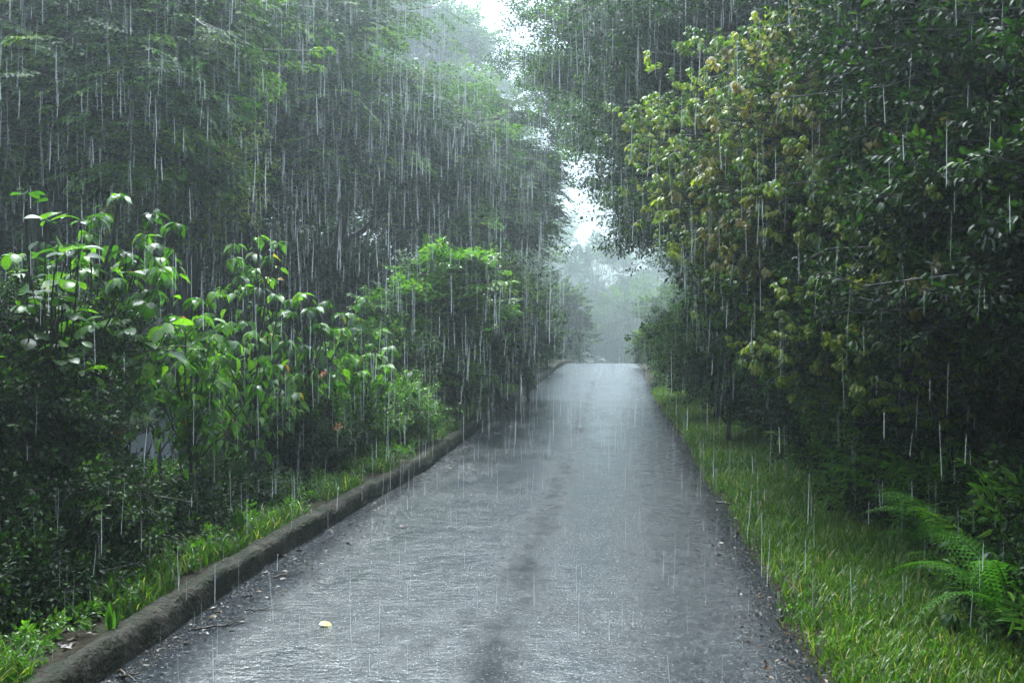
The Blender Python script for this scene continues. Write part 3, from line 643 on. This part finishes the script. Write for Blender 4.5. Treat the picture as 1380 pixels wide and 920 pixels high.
# darker trees behind, closing the wall
back = [(-14, 21, 6.5, 3.2), (-18, 17, 6, 3.2), (-12.5, 27, 7, 3.4), (-18, 28, 8, 3.8), (-10, 34, 7, 3.4), (-15, 36, 8.5, 3.8), (-24, 24, 8, 4), (-24, 36, 9, 4)]
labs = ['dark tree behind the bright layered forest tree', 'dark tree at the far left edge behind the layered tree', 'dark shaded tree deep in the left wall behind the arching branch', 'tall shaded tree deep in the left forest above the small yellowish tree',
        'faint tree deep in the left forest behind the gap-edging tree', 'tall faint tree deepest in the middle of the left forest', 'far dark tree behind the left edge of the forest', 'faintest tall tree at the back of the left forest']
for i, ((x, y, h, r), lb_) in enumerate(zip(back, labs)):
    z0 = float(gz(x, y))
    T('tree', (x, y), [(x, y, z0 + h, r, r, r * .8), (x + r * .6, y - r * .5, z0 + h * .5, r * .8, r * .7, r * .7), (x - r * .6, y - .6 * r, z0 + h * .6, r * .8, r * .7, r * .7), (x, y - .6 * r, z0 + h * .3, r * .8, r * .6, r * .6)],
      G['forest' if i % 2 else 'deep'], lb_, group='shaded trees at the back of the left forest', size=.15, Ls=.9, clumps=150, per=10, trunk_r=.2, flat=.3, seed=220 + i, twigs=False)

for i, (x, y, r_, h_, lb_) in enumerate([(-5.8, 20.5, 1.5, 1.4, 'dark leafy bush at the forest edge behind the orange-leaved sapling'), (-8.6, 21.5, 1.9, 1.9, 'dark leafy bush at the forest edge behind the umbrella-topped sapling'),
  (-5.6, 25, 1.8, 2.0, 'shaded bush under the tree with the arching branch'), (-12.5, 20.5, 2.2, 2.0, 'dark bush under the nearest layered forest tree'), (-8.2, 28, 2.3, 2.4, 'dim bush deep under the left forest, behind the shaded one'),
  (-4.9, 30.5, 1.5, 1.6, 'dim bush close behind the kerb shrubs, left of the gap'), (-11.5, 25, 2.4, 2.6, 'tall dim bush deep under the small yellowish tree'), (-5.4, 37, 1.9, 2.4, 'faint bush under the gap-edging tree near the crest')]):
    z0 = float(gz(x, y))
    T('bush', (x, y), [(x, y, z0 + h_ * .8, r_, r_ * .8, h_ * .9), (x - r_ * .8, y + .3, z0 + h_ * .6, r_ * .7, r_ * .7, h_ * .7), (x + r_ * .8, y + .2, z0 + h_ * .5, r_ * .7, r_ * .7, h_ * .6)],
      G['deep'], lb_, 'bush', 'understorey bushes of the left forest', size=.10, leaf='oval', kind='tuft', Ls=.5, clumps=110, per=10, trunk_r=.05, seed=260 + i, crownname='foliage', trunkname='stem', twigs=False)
# ------------------------------------------------------------------ right-hand side
GR = 'trees right of the road'
T('tree', (4.6, 19.5), [pl(790, 60, 19, 1.1, 1.1, .7), pl(860, 30, 18, 1.6, 1.4, .9), pl(735, 40, 20, .6, .7, .5), pl(760, 120, 20, .7, .8, .5), pl(905, 90, 17.5, 1.2, 1.1, .9), pl(830, 110, 19, .8, .8, .4)],
  G['forest'], 'tree leaning over the road with bare crooked limbs, top right of the gap', group=GR, size=.065, leaf='tiny', kind='tuft', Ls=.42, clumps=150, per=10, trunk_r=.15, flat=.45, seed=300, bend=.2)
T('tree', (4.2, 22), [pl(850, 185, 22, 1.2, 1.3, 1.0), pl(892, 245, 21.5, 1.1, 1.2, 1.0), pl(825, 235, 22.5, .4, .6, .45), pl(915, 295, 21, 1.0, 1.0, 1.0), pl(890, 170, 21, 1.5, 1.3, 1.1), pl(930, 290, 20, 1.2, 1.2, 1.2)],
  G['forest'], 'round-crowned tree edging the bright gap on the right', group=GR, size=.075, leaf='oval', kind='tuft', Ls=.42, clumps=220, per=10, trunk_r=.15, seed=301)
T('tree', (5.2, 30), [pl(705, 92, 31, .8, .9, .4), pl(725, 120, 31, .7, .8, .3), pl(760, 200, 30, .5, .6, .2), pl(745, 160, 32, .7, .9, .35), pl(780, 190, 31, .5, .8, .3), pl(950, 330, 30, .8, .9, .8), pl(960, 390, 28, 1.0, 1.1, 1.2), pl(800, 120, 30, 1.6, 1.4, 1.2), pl(955, 310, 28, 1.2, 1.2, 1.2)],
  G['forest'], 'hazy tree reaching its twigs over the gap behind the round-crowned tree', group=GR, size=.085, kind='tuft', Ls=.6, clumps=150, per=9, trunk_r=.17, seed=302, bend=.2)
T('tree', (5.6, 13.5), [pl(930, 130, 13.5, 1.0, 1.0, .9), pl(1000, 60, 13, 1.2, 1.1, 1.0), pl(920, 30, 14, 1.0, 1, .8), pl(960, 250, 13.5, .9, .9, .8), pl(1040, 20, 12.5, 1.2, 1.1, .8)],
  G['deep'], 'dark evergreen tree behind the yellow-green bush', group=GR, size=.06, leaf='oval', kind='tuft', Ls=.35, clumps=260, per=10, trunk_r=.14, seed=303)
T('flowering_bush', (3.6, 10.8), [pl(930, 190, 10.5, .35, .4, .35), pl(1010, 225, 9.6, .5, .5, .5), pl(1085, 110, 9.0, .6, .5, .5), pl(1040, 310, 9.2, .5, .5, .5), pl(1130, 190, 8.4, .55, .5, .5), pl(1130, 290, 8.2, .5, .5, .5), pl(960, 265, 10, .35, .4, .3), pl(1200, 120, 7.9, .5, .4, .5), pl(1100, 400, 8.6, .35, .35, .4), pl(1060, 390, 9.2, .3, .3, .3), pl(1230, 220, 7.4, .35, .35, .4)],
  G['olive'], 'large yellow-green bush with drooping leaves overhanging the right verge', 'bush', size=.05, leaf='oval', kind='droop', Ls=.22, clumps=330, per=12, trunk_r=.06, seed=304, spread=.62, shell=.25, crownname='foliage', trunkname='stem')
T('bush', (4.2, 9.0), [pl(1110, 90, 8.4, .4, .4, .3), pl(1190, 150, 7.9, .5, .4, .45), pl(1150, 220, 8.1, .5, .4, .4), pl(1070, 330, 8.5, .4, .4, .3), pl(1230, 210, 7.6, .4, .4, .4), pl(1110, 370, 8.3, .35, .3, .4), pl(1040, 240, 9, .3, .3, .3)],
  G['tan'], 'bronze-tinted bush with drooping young leaves right of the yellow-green bush', 'bush', size=.058, leaf='oval', kind='droop', Ls=.22, clumps=150, per=10, trunk_r=.05, seed=305, spread=.6, shell=.2, crownname='foliage', trunkname='stem')
T('bush', (4.4, 8.2), [pl(1170, 330, 8.2, .6, .6, .6), pl(1110, 430, 8.6, .6, .6, .5), pl(1200, 440, 7.8, .6, .6, .6), pl(1260, 330, 7.6, .6, .6, .6), pl(1030, 420, 10.2, .6, .6, .5)],
  G['deep'], 'dark leafy bush below the bronze-tinted one', 'bush', size=.055, leaf='oval', kind='tuft', Ls=.26, clumps=190, per=9, trunk_r=.05, seed=306, crownname='foliage', trunkname='stem')
T('bush', (3.9, 8.6), [pl(1140, 470, 7.6, .38, .35, .35), pl(1210, 510, 7.0, .3, .3, .3), pl(1270, 420, 6.6, .35, .3, .4), pl(1090, 480, 8.2, .3, .3, .3), pl(1190, 400, 7.2, .3, .3, .3), pl(1320, 300, 6, .25, .25, .3), pl(1230, 300, 6.9, .3, .25, .3), pl(1160, 330, 7.6, .3, .3, .3)],
  G['olive'], 'loose olive bush with yellow leaves at the middle of the right bank', 'bush', size=.05, leaf='oval', kind='droop', Ls=.2, clumps=190, per=7, trunk_r=.04, seed=307, spread=.5, crownname='foliage', trunkname='stem')
T('tree', (4.9, 6.6), [pl(1290, 80, 7, .75, .7, .7), pl(1350, 180, 6.4, .7, .7, .7), pl(1290, 230, 6.8, .6, .6, .6), pl(1360, 330, 6.0, .6, .6, .6), pl(1340, 20, 7, .8, .8, .7), pl(1230, 30, 7.8, .7, .7, .6), pl(1320, 430, 6.2, .6, .6, .5), pl(1420, 120, 6, .8, .8, .8), pl(1440, 350, 5.4, .7, .7, .8)],
  G['deep'], 'near dark tree filling the top right corner', group=GR, size=.05, leaf='oval', kind='tuft', Ls=.25, clumps=330, per=10, trunk_r=.11, seed=308)
T('bush', (4.3, 6.2), [pl(1310, 250, 6.0, .35, .35, .3), pl(1350, 400, 5.6, .3, .3, .3), pl(1260, 150, 6.8, .35, .35, .3), pl(1330, 110, 6.2, .25, .25, .25)],
  G['tan'], 'sparse bronze-leaved bush in front of the near dark tree', 'bush', size=.065, leaf='oval', kind='droop', Ls=.2, clumps=40, per=4, trunk_r=.03, seed=309, crownname='foliage', trunkname='stem')
# behind the near wall
backR = [(7.5, 9, 4.5, 2.6), (7.5, 14, 5, 2.8), (7.8, 20, 5, 3.0), (8.5, 27, 6, 3.2), (7.5, 5.5, 4, 2.2)]
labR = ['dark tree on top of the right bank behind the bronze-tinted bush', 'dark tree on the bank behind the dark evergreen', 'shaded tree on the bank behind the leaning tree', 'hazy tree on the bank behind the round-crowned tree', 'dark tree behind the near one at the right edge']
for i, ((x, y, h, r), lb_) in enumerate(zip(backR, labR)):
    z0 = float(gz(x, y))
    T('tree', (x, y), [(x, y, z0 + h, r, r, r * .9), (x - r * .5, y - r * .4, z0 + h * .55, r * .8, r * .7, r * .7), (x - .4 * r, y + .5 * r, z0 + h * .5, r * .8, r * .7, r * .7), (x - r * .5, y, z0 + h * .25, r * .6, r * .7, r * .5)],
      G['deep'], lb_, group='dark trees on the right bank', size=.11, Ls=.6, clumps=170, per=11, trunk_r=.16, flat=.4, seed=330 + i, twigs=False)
GRS = 'low shrubs on the right bank'
for i, (u, v, Y, r, mt, sz, lab, cl) in enumerate([
 (965, 475, 16.5, .7, 'forest', .05, 'hazy shrub where the right verge grass ends', 110),
 (955, 455, 21, .8, 'forest', .07, 'faded shrub beyond the end of the right verge', 90),
 (985, 500, 13.5, .6, 'deep', .042, 'dark shrub behind the far end of the right verge', 90),
 (1045, 525, 13.0, .55, 'deep', .036, 'fine-leaved shrub behind the middle of the right verge', 90),
 (1100, 540, 11.2, .5, 'deep', .034, 'fine-leaved dark shrub between the little fern and the bright ferny growth', 80),
 (1175, 555, 10.0, .42, 'fresh', .036, 'bright green shrub among the ferns on the bank', 60),
 (1330, 590, 8.0, .42, 'deep', .034, 'dark shrub behind the two ferns at the right edge', 80),
 (1380, 520, 7.2, .5, 'deep', .036, 'dark glossy shrub at the right edge above all the ferns', 80),
 (1450, 690, 5.8, .34, 'deep', .032, 'dark shrub cut off by the right edge beside the large arching fern', 70),
 (905, 470, 35, .9, 'forest', .11, 'small faint shrub at the very crest, right edge of the road', 70),
 (925, 455, 27, .8, 'forest', .09, 'faint shrub at the right of the road near the crest', 80),
 ]):
    shrub(u, v, Y, r, lab, mt, GRS, size=sz, clumps=cl, per=9, seed=360 + i)

# ---- ferns
def frond_mesh(nm, n_pin=22, wid=.26, droop=.55, pinnules=0, seed=1):
    rr = np.random.RandomState(seed); t = np.linspace(0, 1, 16)
    ra = np.stack([np.zeros(16), np.sin(t * 1.25) / 1.25 * (1 - .05 * t), .42 * t - (.42 + droop) * t ** 2.2 * .8], 1)
    V, Q = tubes(ra[None], np.linspace(.006, .0015, 16)[None], 3)
    parts = []
    T3 = np.concatenate([Q[:, [0, 1, 2]], Q[:, [0, 2, 3]]]); parts.append((V, T3, np.full(len(V), .2)))
    pos, d, nr, sz = [], [], [], []
    for i in range(n_pin):
        tt = .14 + .85 * i / n_pin; c = np.array([np.interp(tt, t, ra[:, k]) for k in range(3)]); c2 = np.array([np.interp(min(tt + .03, 1), t, ra[:, k]) for k in range(3)])
        tg = unit(c2 - c + 1e-6); w_ = wid * math.sin(math.pi * min(1, (tt * .86 + .14)) ** .8) ** .8 * (1.05 - .25 * tt)
        for s in (-1, 1):
            dd = unit(np.array((s, 0, -.12)) + tg * .55); up_ = np.cross(tg, np.array((1., 0, 0))); up_ *= -1 if up_[2] < 0 else 1
            if pinnules:
                for k in range(pinnules):
                    q = (k + .6) / pinnules; cc = c + dd * w_ * q + np.array((0, 0, -.10 * w_ * q * q * 2))
                    for s2 in (-1, 1):
                        sdv = unit(np.cross(up_, dd)) * s2
                        pos.append(cc); d.append(unit(sdv + dd * .5)); nr.append(up_ + rr.randn(3) * .1); sz.append(w_ * .2 * (1.08 - q))
            else:
                pos.append(c); d.append(dd + rr.randn(3) * .05); nr.append(up_ + rr.randn(3) * .08); sz.append(w_)
    tv = leaves(np.array(pos), np.array(d), np.array(nr), np.array(sz), np.clip(.5 + rr.randn(len(pos)) * .18, 0, 1), 'tiny' if pinnules else 'lance')
    parts.append(tv); V, T_, C = merge(parts)
    o = build_mesh(nm, V, T_, G['fern'], C); me = o.data; bpy.data.objects.remove(o); return me
FR = [frond_mesh('frond', 24, .20, .6, 8, 1), frond_mesh('frond', 26, .17, .85, 8, 2), frond_mesh('frond', 22, .19, .4, 7, 3)]
FRL = [frond_mesh('frond', 24, .22, .5, 0, 4), frond_mesh('frond', 22, .24, .8, 0, 5)]
def fern(x, y, Ln, n, label, z=None, seed=1, meshes=FR, a0=0, a1=6.283, group='ferns on the right bank', name='fern', up=.0, trunk=0, trunk_r=.08):
    rr = np.random.RandomState(seed); g = float(gz(x, y)) if z is None else z
    t = thing(name, (x, y, g - trunk - (.05 if trunk else 0)), label, 'fern', group)
    if trunk:
        p = curve((0, 0, 0), (0, 0, trunk + .05), 8, 0, .05, rr); tv, tq = tubes(p[None], np.linspace(trunk_r, trunk_r * .7, 8)[None], 8); build_mesh('trunk', tv, tq, BARK, None, t, None, True)
    for i in range(n):
        o = bpy.data.objects.new('frond', meshes[rr.randint(len(meshes))]); COL.objects.link(o); o.parent = t
        o.location = (0, 0, trunk + .04); o.rotation_euler = (up + rr.uniform(-.1, .35), rr.uniform(-.25, .25), a0 + (a1 - a0) * (i + rr.rand() * .7) / n)
        s = Ln * rr.uniform(.75, 1.1); o.scale = (s, s, s)
    return t
def fp(u, v, Y): return P(u, v, Y)
for i, (x, y, ln, n, lab) in enumerate([
 (1.95, 5.1, .95, 11, 'large arching fern with long drooping fronds at the right edge'),
 (2.1, 7.5, 1.15, 12, 'bright fern in the middle of the right bank'),
 (2.1, 9.2, .85, 10, 'small fern just left of the bright one'),
 (2.02, 6.9, .5, 9, 'low bright fern at the edge of the verge grass'),
 (2.12, 6.2, 1.0, 11, 'dark fern directly behind the large arching one'),
 (2.25, 12.8, .65, 8, 'little fern beside the middle of the verge grass'),
 (2.3, 10.6, .6, 8, 'low fern beyond the small fern on the bank')]):
    fern(x, y, ln, n, lab, seed=400 + i, up=.72)
p = P(972, 410, 16.5); fern(p[0], p[1], 1.35, 11, 'tree fern with fronds arching out over the far right verge', z=p[2], seed=420, trunk=p[2] - float(gz(p[0], p[1])), trunk_r=.06, name='tree_fern', group=None)
p = P(600, 480, 17.5); 
for i, (u, v, Y, ln, lab) in enumerate([(300, 640, 7.6, .3, 'tiny fern in the weeds behind the kerb'), (40, 780, 5.6, .34, 'fern in the dark bottom left corner'), (540, 600, 11.3, .3, 'small fern leaning on the kerb under the pale-tipped shrubs')]):
    p = fp(u, v, Y); fern(p[0], p[1], ln, 7, lab, seed=440 + i, group='small ferns left of the road')
# ---- strap-leaved plants behind the kerb
def strap(u, v, Y, n, sz, label, seed):
    rr = np.random.RandomState(seed); p = P(u, v, Y); z = float(gz(p[0], p[1])); b = np.array((p[0], p[1], z))
    a = rr.rand(n) * 6.283; o_ = np.stack([np.cos(a), np.sin(a), np.zeros(n)], 1)
    d = o_ * (.35 + .5 * rr.rand(n, 1)) + np.array((0, 0, 1.)); nr = -o_ + np.array((0, 0, .5))
    V, T_, C = leaves(b + o_ * .015, d, -nr, sz * (.6 + .5 * rr.rand(n)), np.clip(.5 + rr.randn(n) * .2, 0, .93), 'strap')
    o = build_mesh('strap_leaved_plant', V, T_, G['broad'], C, None, b, True); return tag(o, label, 'plant', 'strap-leaved plants behind the kerb')
for i, a in enumerate([(195, 780, 6.0, 14, .42, 'largest strap-leaved plant in the dark corner behind the kerb'), (318, 740, 6.75, 5, .26, 'single bright upright strap leaf tuft by the kerb'), (140, 850, 5.1, 9, .22, 'small strap-leaved plant nearest the bottom left corner'),
                       (215, 745, 6.6, 9, .3, 'strap-leaved plant behind the largest one'), (400, 625, 10.2, 8, .3, 'strap-leaved plant below the pale drooping sapling'), (150, 890, 4.75, 7, .16, 'grassy little plant on top of the kerb at bottom left')]):
    strap(*a, seed=460 + i)
# ---- flowers
def flower(parent, p, s, mat, rr):
    n = 14; d = unit(rr.randn(n, 3)); V, T_, C = leaves(np.array(p) + d * s * .2, d, rr.randn(n, 3), s * (.6 + .5 * rr.rand(n)), rr.rand(n), 'oval')
    return V, T_, C
rr = np.random.RandomState(5)
fb = [o for o in bpy.data.objects if o.name == 'flowering_bush'][0]
for u, v, Y in ((1066, 104, 9.4), (1030, 130, 9.7), (1058, 112, 9.45)):
    V, T_, C = flower(fb, P(u, v, Y), .05, 'red', rr); o = build_mesh('flower', V, T_, G['red'], C, fb, np.array(fb.location)); tag(o, 'crimson flower')
for i, (u, v, Y, lab) in enumerate([(312, 570, 11.5, 'salmon pink flower beside the side path'), (435, 505, 9.3, 'salmon flower among the low saplings'), (455, 575, 9.4, 'salmon flower lower down by the light green shrub')]):
    c = P(u, v, Y); g = float(gz(c[0], c[1])); t = thing('flower', (c[0], c[1], g), lab, 'flower', 'salmon flowers left of the road')
    q = curve((0, 0, 0), (0, 0, c[2] - g), 6, 0, .05, rr); tv, tq = tubes(q[None], np.full((1, 6), .004), 4); build_mesh('stalk', tv, tq, TWIG, None, t, None, True)
    V, T_, C = flower(None, (0, 0, c[2] - g), .045, 'pink', rr); build_mesh('petal', V, T_, G['pink'], C, t)

# ------------------------------------------------------------------ unseen trees added beside and behind the camera to shade the near foliage
for i, (x, y, h, r_, lab) in enumerate([(-6.5, 1.5, 7.5, 3.0, 'tall tree outside the photo, left of where it was taken'), (5.8, .5, 7, 3.0, 'tall tree outside the photo, right of where it was taken'),
  (-5.5, -6, 7.5, 3.4, 'tree outside the photo, behind and left of where it was taken'), (4.8, -6.5, 7.5, 3.4, 'tree outside the photo, behind and right of where it was taken'), (-.5, -16, 8, 4.2, 'tree outside the photo, over the road far behind where it was taken')]):
    z0 = float(gz(x, y))
    T('tree', (x if abs(x) > 3 else -4.5, y), [(x * .75, y, z0 + h, r_, r_, 1.8), (x, y, z0 + h * .6, r_ * .7, r_ * .9, 1.8), (x, y + 1, z0 + h * .3, r_ * .55, r_ * .8, 1.5)],
      G['forest'], lab, group='trees beside the photographer', size=.2, Ls=.8, clumps=110, per=9, trunk_r=.2, flat=.3, seed=480 + i, twigs=False)
# ------------------------------------------------------------------ beyond the crest
GF = 'faint trees beyond the crest'
FT = [
 (-6.8, 52, 6.0, 2.6, 'faint tree beyond the crest at the left foot of the bright gap'),
 (7.2, 54, 5.0, 2.2, 'faint tree beyond the crest at the right foot of the bright gap'),
 (1.5, 118, 6.5, 5.0, 'low pale tree in the dip where the road disappears'),
 (4.2, 66, 3.4, 2.0, 'low faint bushy tree just beyond the crest on the right'),
 (-4.6, 64, 3.8, 2.0, 'low faint bushy tree just beyond the crest on the left'),
 (-17, 128, 20, 7.0, 'pale tall tree farther on, left of the far end of the road'),
 (12.5, 118, 15, 6.0, 'pale tall tree farther on, right of the far end of the road'),
 (-3, 135, 13, 7, 'very pale broad tree closing the far end of the road, left half'),
 (9, 150, 13, 7, 'very pale broad tree closing the far end of the road, right half'),
 (-15, 190, 21, 10, 'palest tree of all, farthest away on the left of the gap'),
 (13, 210, 23, 10, 'palest tree of all, farthest away on the right of the gap'),
 (11, 44, 9.5, 3.6, 'tall faint tree on the right bank near the crest')]
for i, (x, y, h, r, lab) in enumerate(FT):
    z0 = float(gz(x, y)) if y < 60 else float(road_z(np.array(min(y, 150.))))
    q = max(1, r / 3.5)
    T('tree', (x, y), [(x, y, z0 + h, r, r, r), (x + .5 * r, y, z0 + h * .62, r * .8, r * .8, r * .7), (x - .5 * r, y, z0 + h * .55, r * .8, r * .8, r * .7), (x, y - 1, z0 + h * .3, r, r * .8, r * .5)],
      G['forest'], lab, group=GF, size=.17 * q, Ls=.8 * q, clumps=150, per=9, trunk_r=.2, flat=.4, seed=500 + i, twigs=False)

# ------------------------------------------------------------------ small things on the road
def fallen(u, v, s, mat, lab, seed):
    p = P(u, v, 5); d = p - np.array(CAM); k = (0.022 - 1.7) / d[2]; c = np.array(CAM) + d * k; rr = np.random.RandomState(seed)
    V, T_, C = leaves(c[None], np.array([[1., .25, .1]]), np.array([[.2, -.2, 1.]]), s, np.array([.5]), 'ovate')
    tag(build_mesh('fallen_leaf', V, T_, mat, C, None, c, True), lab, 'leaf')
fallen(430, 841, .09, G['yellow'], 'yellow fallen leaf lying on the wet road at lower left', 1)
fallen(539, 709, .08, G['litter'], 'dark fallen leaf lying on the wet road left of centre', 2)
def stick(u, v, u2, v2, r, lab, seed, z=.03):
    pts = []
    for a, b in ((u, v), (u2, v2)):
        p = P(a, b, 5); d = p - np.array(CAM); pts.append(np.array(CAM) + d * ((z - 1.7) / d[2]))
    rr = np.random.RandomState(seed); c = curve(pts[0], pts[1], 9, 0, .16, rr); c[:, 2] = np.clip(c[:, 2], .015, .05)
    q = curve(c[4], c[4] + (c[8] - c[4]) * .5 + np.array((.05, .06, .02)), 9, 0, .1, rr)
    V, Q = tubes(np.stack([c, q]), np.stack([np.linspace(r, r * .4, 9), np.linspace(r * .5, r * .2, 9)]), 5)
    tag(build_mesh('fallen_twig', V, Q, TWIG, None, None, pts[0] * 0 + c[0], True), lab, 'twig')
for i, a in enumerate([(262, 848, 330, 833, .008, 'longest fallen twig in the left gutter'), (370, 778, 396, 768, .009, 'short curved twig in the gutter beside the kerb'), (330, 822, 385, 816, .005, 'thin twig just off the gutter grit'),
                       (430, 732, 452, 722, .006, 'farthest fallen twig in the left gutter'), (965, 676, 1000, 680, .012, 'dark broken stick at the right edge of the road'), (158, 905, 186, 918, .009, 'pale twig on the gutter grit at the bottom edge')]):
    stick(*a, seed=600 + i)
# ------------------------------------------------------------------ rain
def rain_mat():
    m, n, l = newmat('rain_water')
    g = n.new('ShaderNodeBsdfPrincipled'); g.inputs['Base Color'].default_value = (.85, .9, .93, 1); g.inputs['Roughness'].default_value = .2
    tr = n.new('ShaderNodeBsdfTranslucent'); tr.inputs['Color'].default_value = (.85, .9, .93, 1)
    ad = n.new('ShaderNodeMixShader'); ad.inputs[0].default_value = .5; l(g.outputs[0], ad.inputs[1]); l(tr.outputs[0], ad.inputs[2])
    t = n.new('ShaderNodeBsdfTransparent'); mx = n.new('ShaderNodeMixShader'); mx.inputs[0].default_value = .36
    l(t.outputs[0], mx.inputs[1]); l(ad.outputs[0], mx.inputs[2])
    o = n.new('ShaderNodeOutputMaterial'); l(mx.outputs[0], o.inputs[0]); return m
RM = rain_mat()
rr = np.random.RandomState(77); n = 14500
y = (3.2 ** 2 + (20 ** 2 - 3.2 ** 2) * rr.rand(n)) ** .5; x = -.105 * y + (rr.rand(n) * 2 - 1) * (.56 * y + 1.2); z = rr.rand(n) * (1.9 + .38 * y)
ln = (.12 + .32 * rr.rand(n) ** 1.4) * np.clip(y / 8, .6, 1.25); rd = (.0010 + .0028 * rr.rand(n) ** 3) * np.clip(y / 7, .5, 1)
okr = (np.where(x > 2.3, y < 7 + 5 * rr.rand(n), True)); x, y, z, ln, rd = x[okr], y[okr], z[okr], ln[okr], rd[okr]; n = len(x)
z = np.maximum(z, gz(x, y) + .02); ang = np.array([0, 2.094, 4.189])
V = np.zeros((n, 8, 3)); c = np.stack([x, y, z], 1)
V[:, 0] = c; tl = rr.randn(n) * .03 + .01; V[:, 7] = c + np.stack([ln * tl, ln * 0, ln], 1)
for k in range(3):
    off = np.stack([np.cos(ang[k]) * rd, np.sin(ang[k]) * rd, 0 * rd], 1)
    V[:, 1 + k] = c + off + np.stack([0 * ln, 0 * ln, ln * .12], 1); V[:, 4 + k] = c + off * .8 + np.stack([tl * .6 * ln, 0 * ln, ln * .6], 1)
Tt = []
for k in range(3):
    a, b = 1 + k, 1 + (k + 1) % 3; Tt += [(0, b, a), (a, b, b + 3), (a, b + 3, a + 3), (a + 3, b + 3, 7)]
Tt = (np.array(Tt)[None] + (np.arange(n) * 8)[:, None, None]).reshape(-1, 3)
tag(build_mesh('rain', V.reshape(-1, 3), Tt, RM, None, None, None, True), 'falling rain drawn out into thin pale vertical streaks across the road and trees', 'rain', None, 'stuff')
# drops bouncing off the road
n = 4500; y = 3.5 + 32 * rr.rand(n) ** 1.5; x = kerb_x(y) + rr.rand(n) * 3.2; h = .004 + .022 * rr.rand(n) ** 3; b = road_z(y) + .016
V = np.zeros((n, 5, 3)); s = .0007 * (1 + y / 10) * (.6 + .8 * rr.rand(n))
for k, (dx, dy) in enumerate(((1, 0), (0, 1), (-1, 0), (0, -1))): V[:, k] = np.stack([x + dx * s * 1.6, y + dy * s * 1.6, b], 1)
V[:, 4] = np.stack([x + rr.randn(n) * .003, y, b + h], 1)
Tt = (np.array([(0, 1, 4), (1, 2, 4), (2, 3, 4), (3, 0, 4)])[None] + (np.arange(n) * 5)[:, None, None]).reshape(-1, 3)
tag(build_mesh('rain_splashes', V.reshape(-1, 3), Tt, RM), 'small pale splashes of rain bouncing off the wet road', 'rain splashes', None, 'stuff')

# ------------------------------------------------------------------ haze
hm, hn, hl = newmat('haze_air'); pv = hn.new('ShaderNodeVolumePrincipled'); pv.inputs['Color'].default_value = (.80, .92, .92, 1); pv.inputs['Density'].default_value = .0046
pv.inputs['Anisotropy'].default_value = .55
ho = hn.new('ShaderNodeOutputMaterial'); hl(pv.outputs[0], ho.inputs['Volume'])
x0, x1, y0, y1, z0, z1 = -165, 165, -65, 285, -12, 46
HV = [(x0, y0, z0), (x1, y0, z0), (x1, y1, z0), (x0, y1, z0), (x0, y0, z1), (x1, y0, z1), (x1, y1, z1), (x0, y1, z1)]
tag(build_mesh('haze', HV, np.array([(0, 3, 2, 1), (4, 5, 6, 7), (0, 1, 5, 4), (1, 2, 6, 5), (2, 3, 7, 6), (3, 0, 4, 7)]), hm), 'pale rain mist filling the air between the trees', 'haze', None, 'stuff')
print('TRIS', sum(len(o.data.polygons) for o in bpy.data.objects if o.type == 'MESH'))
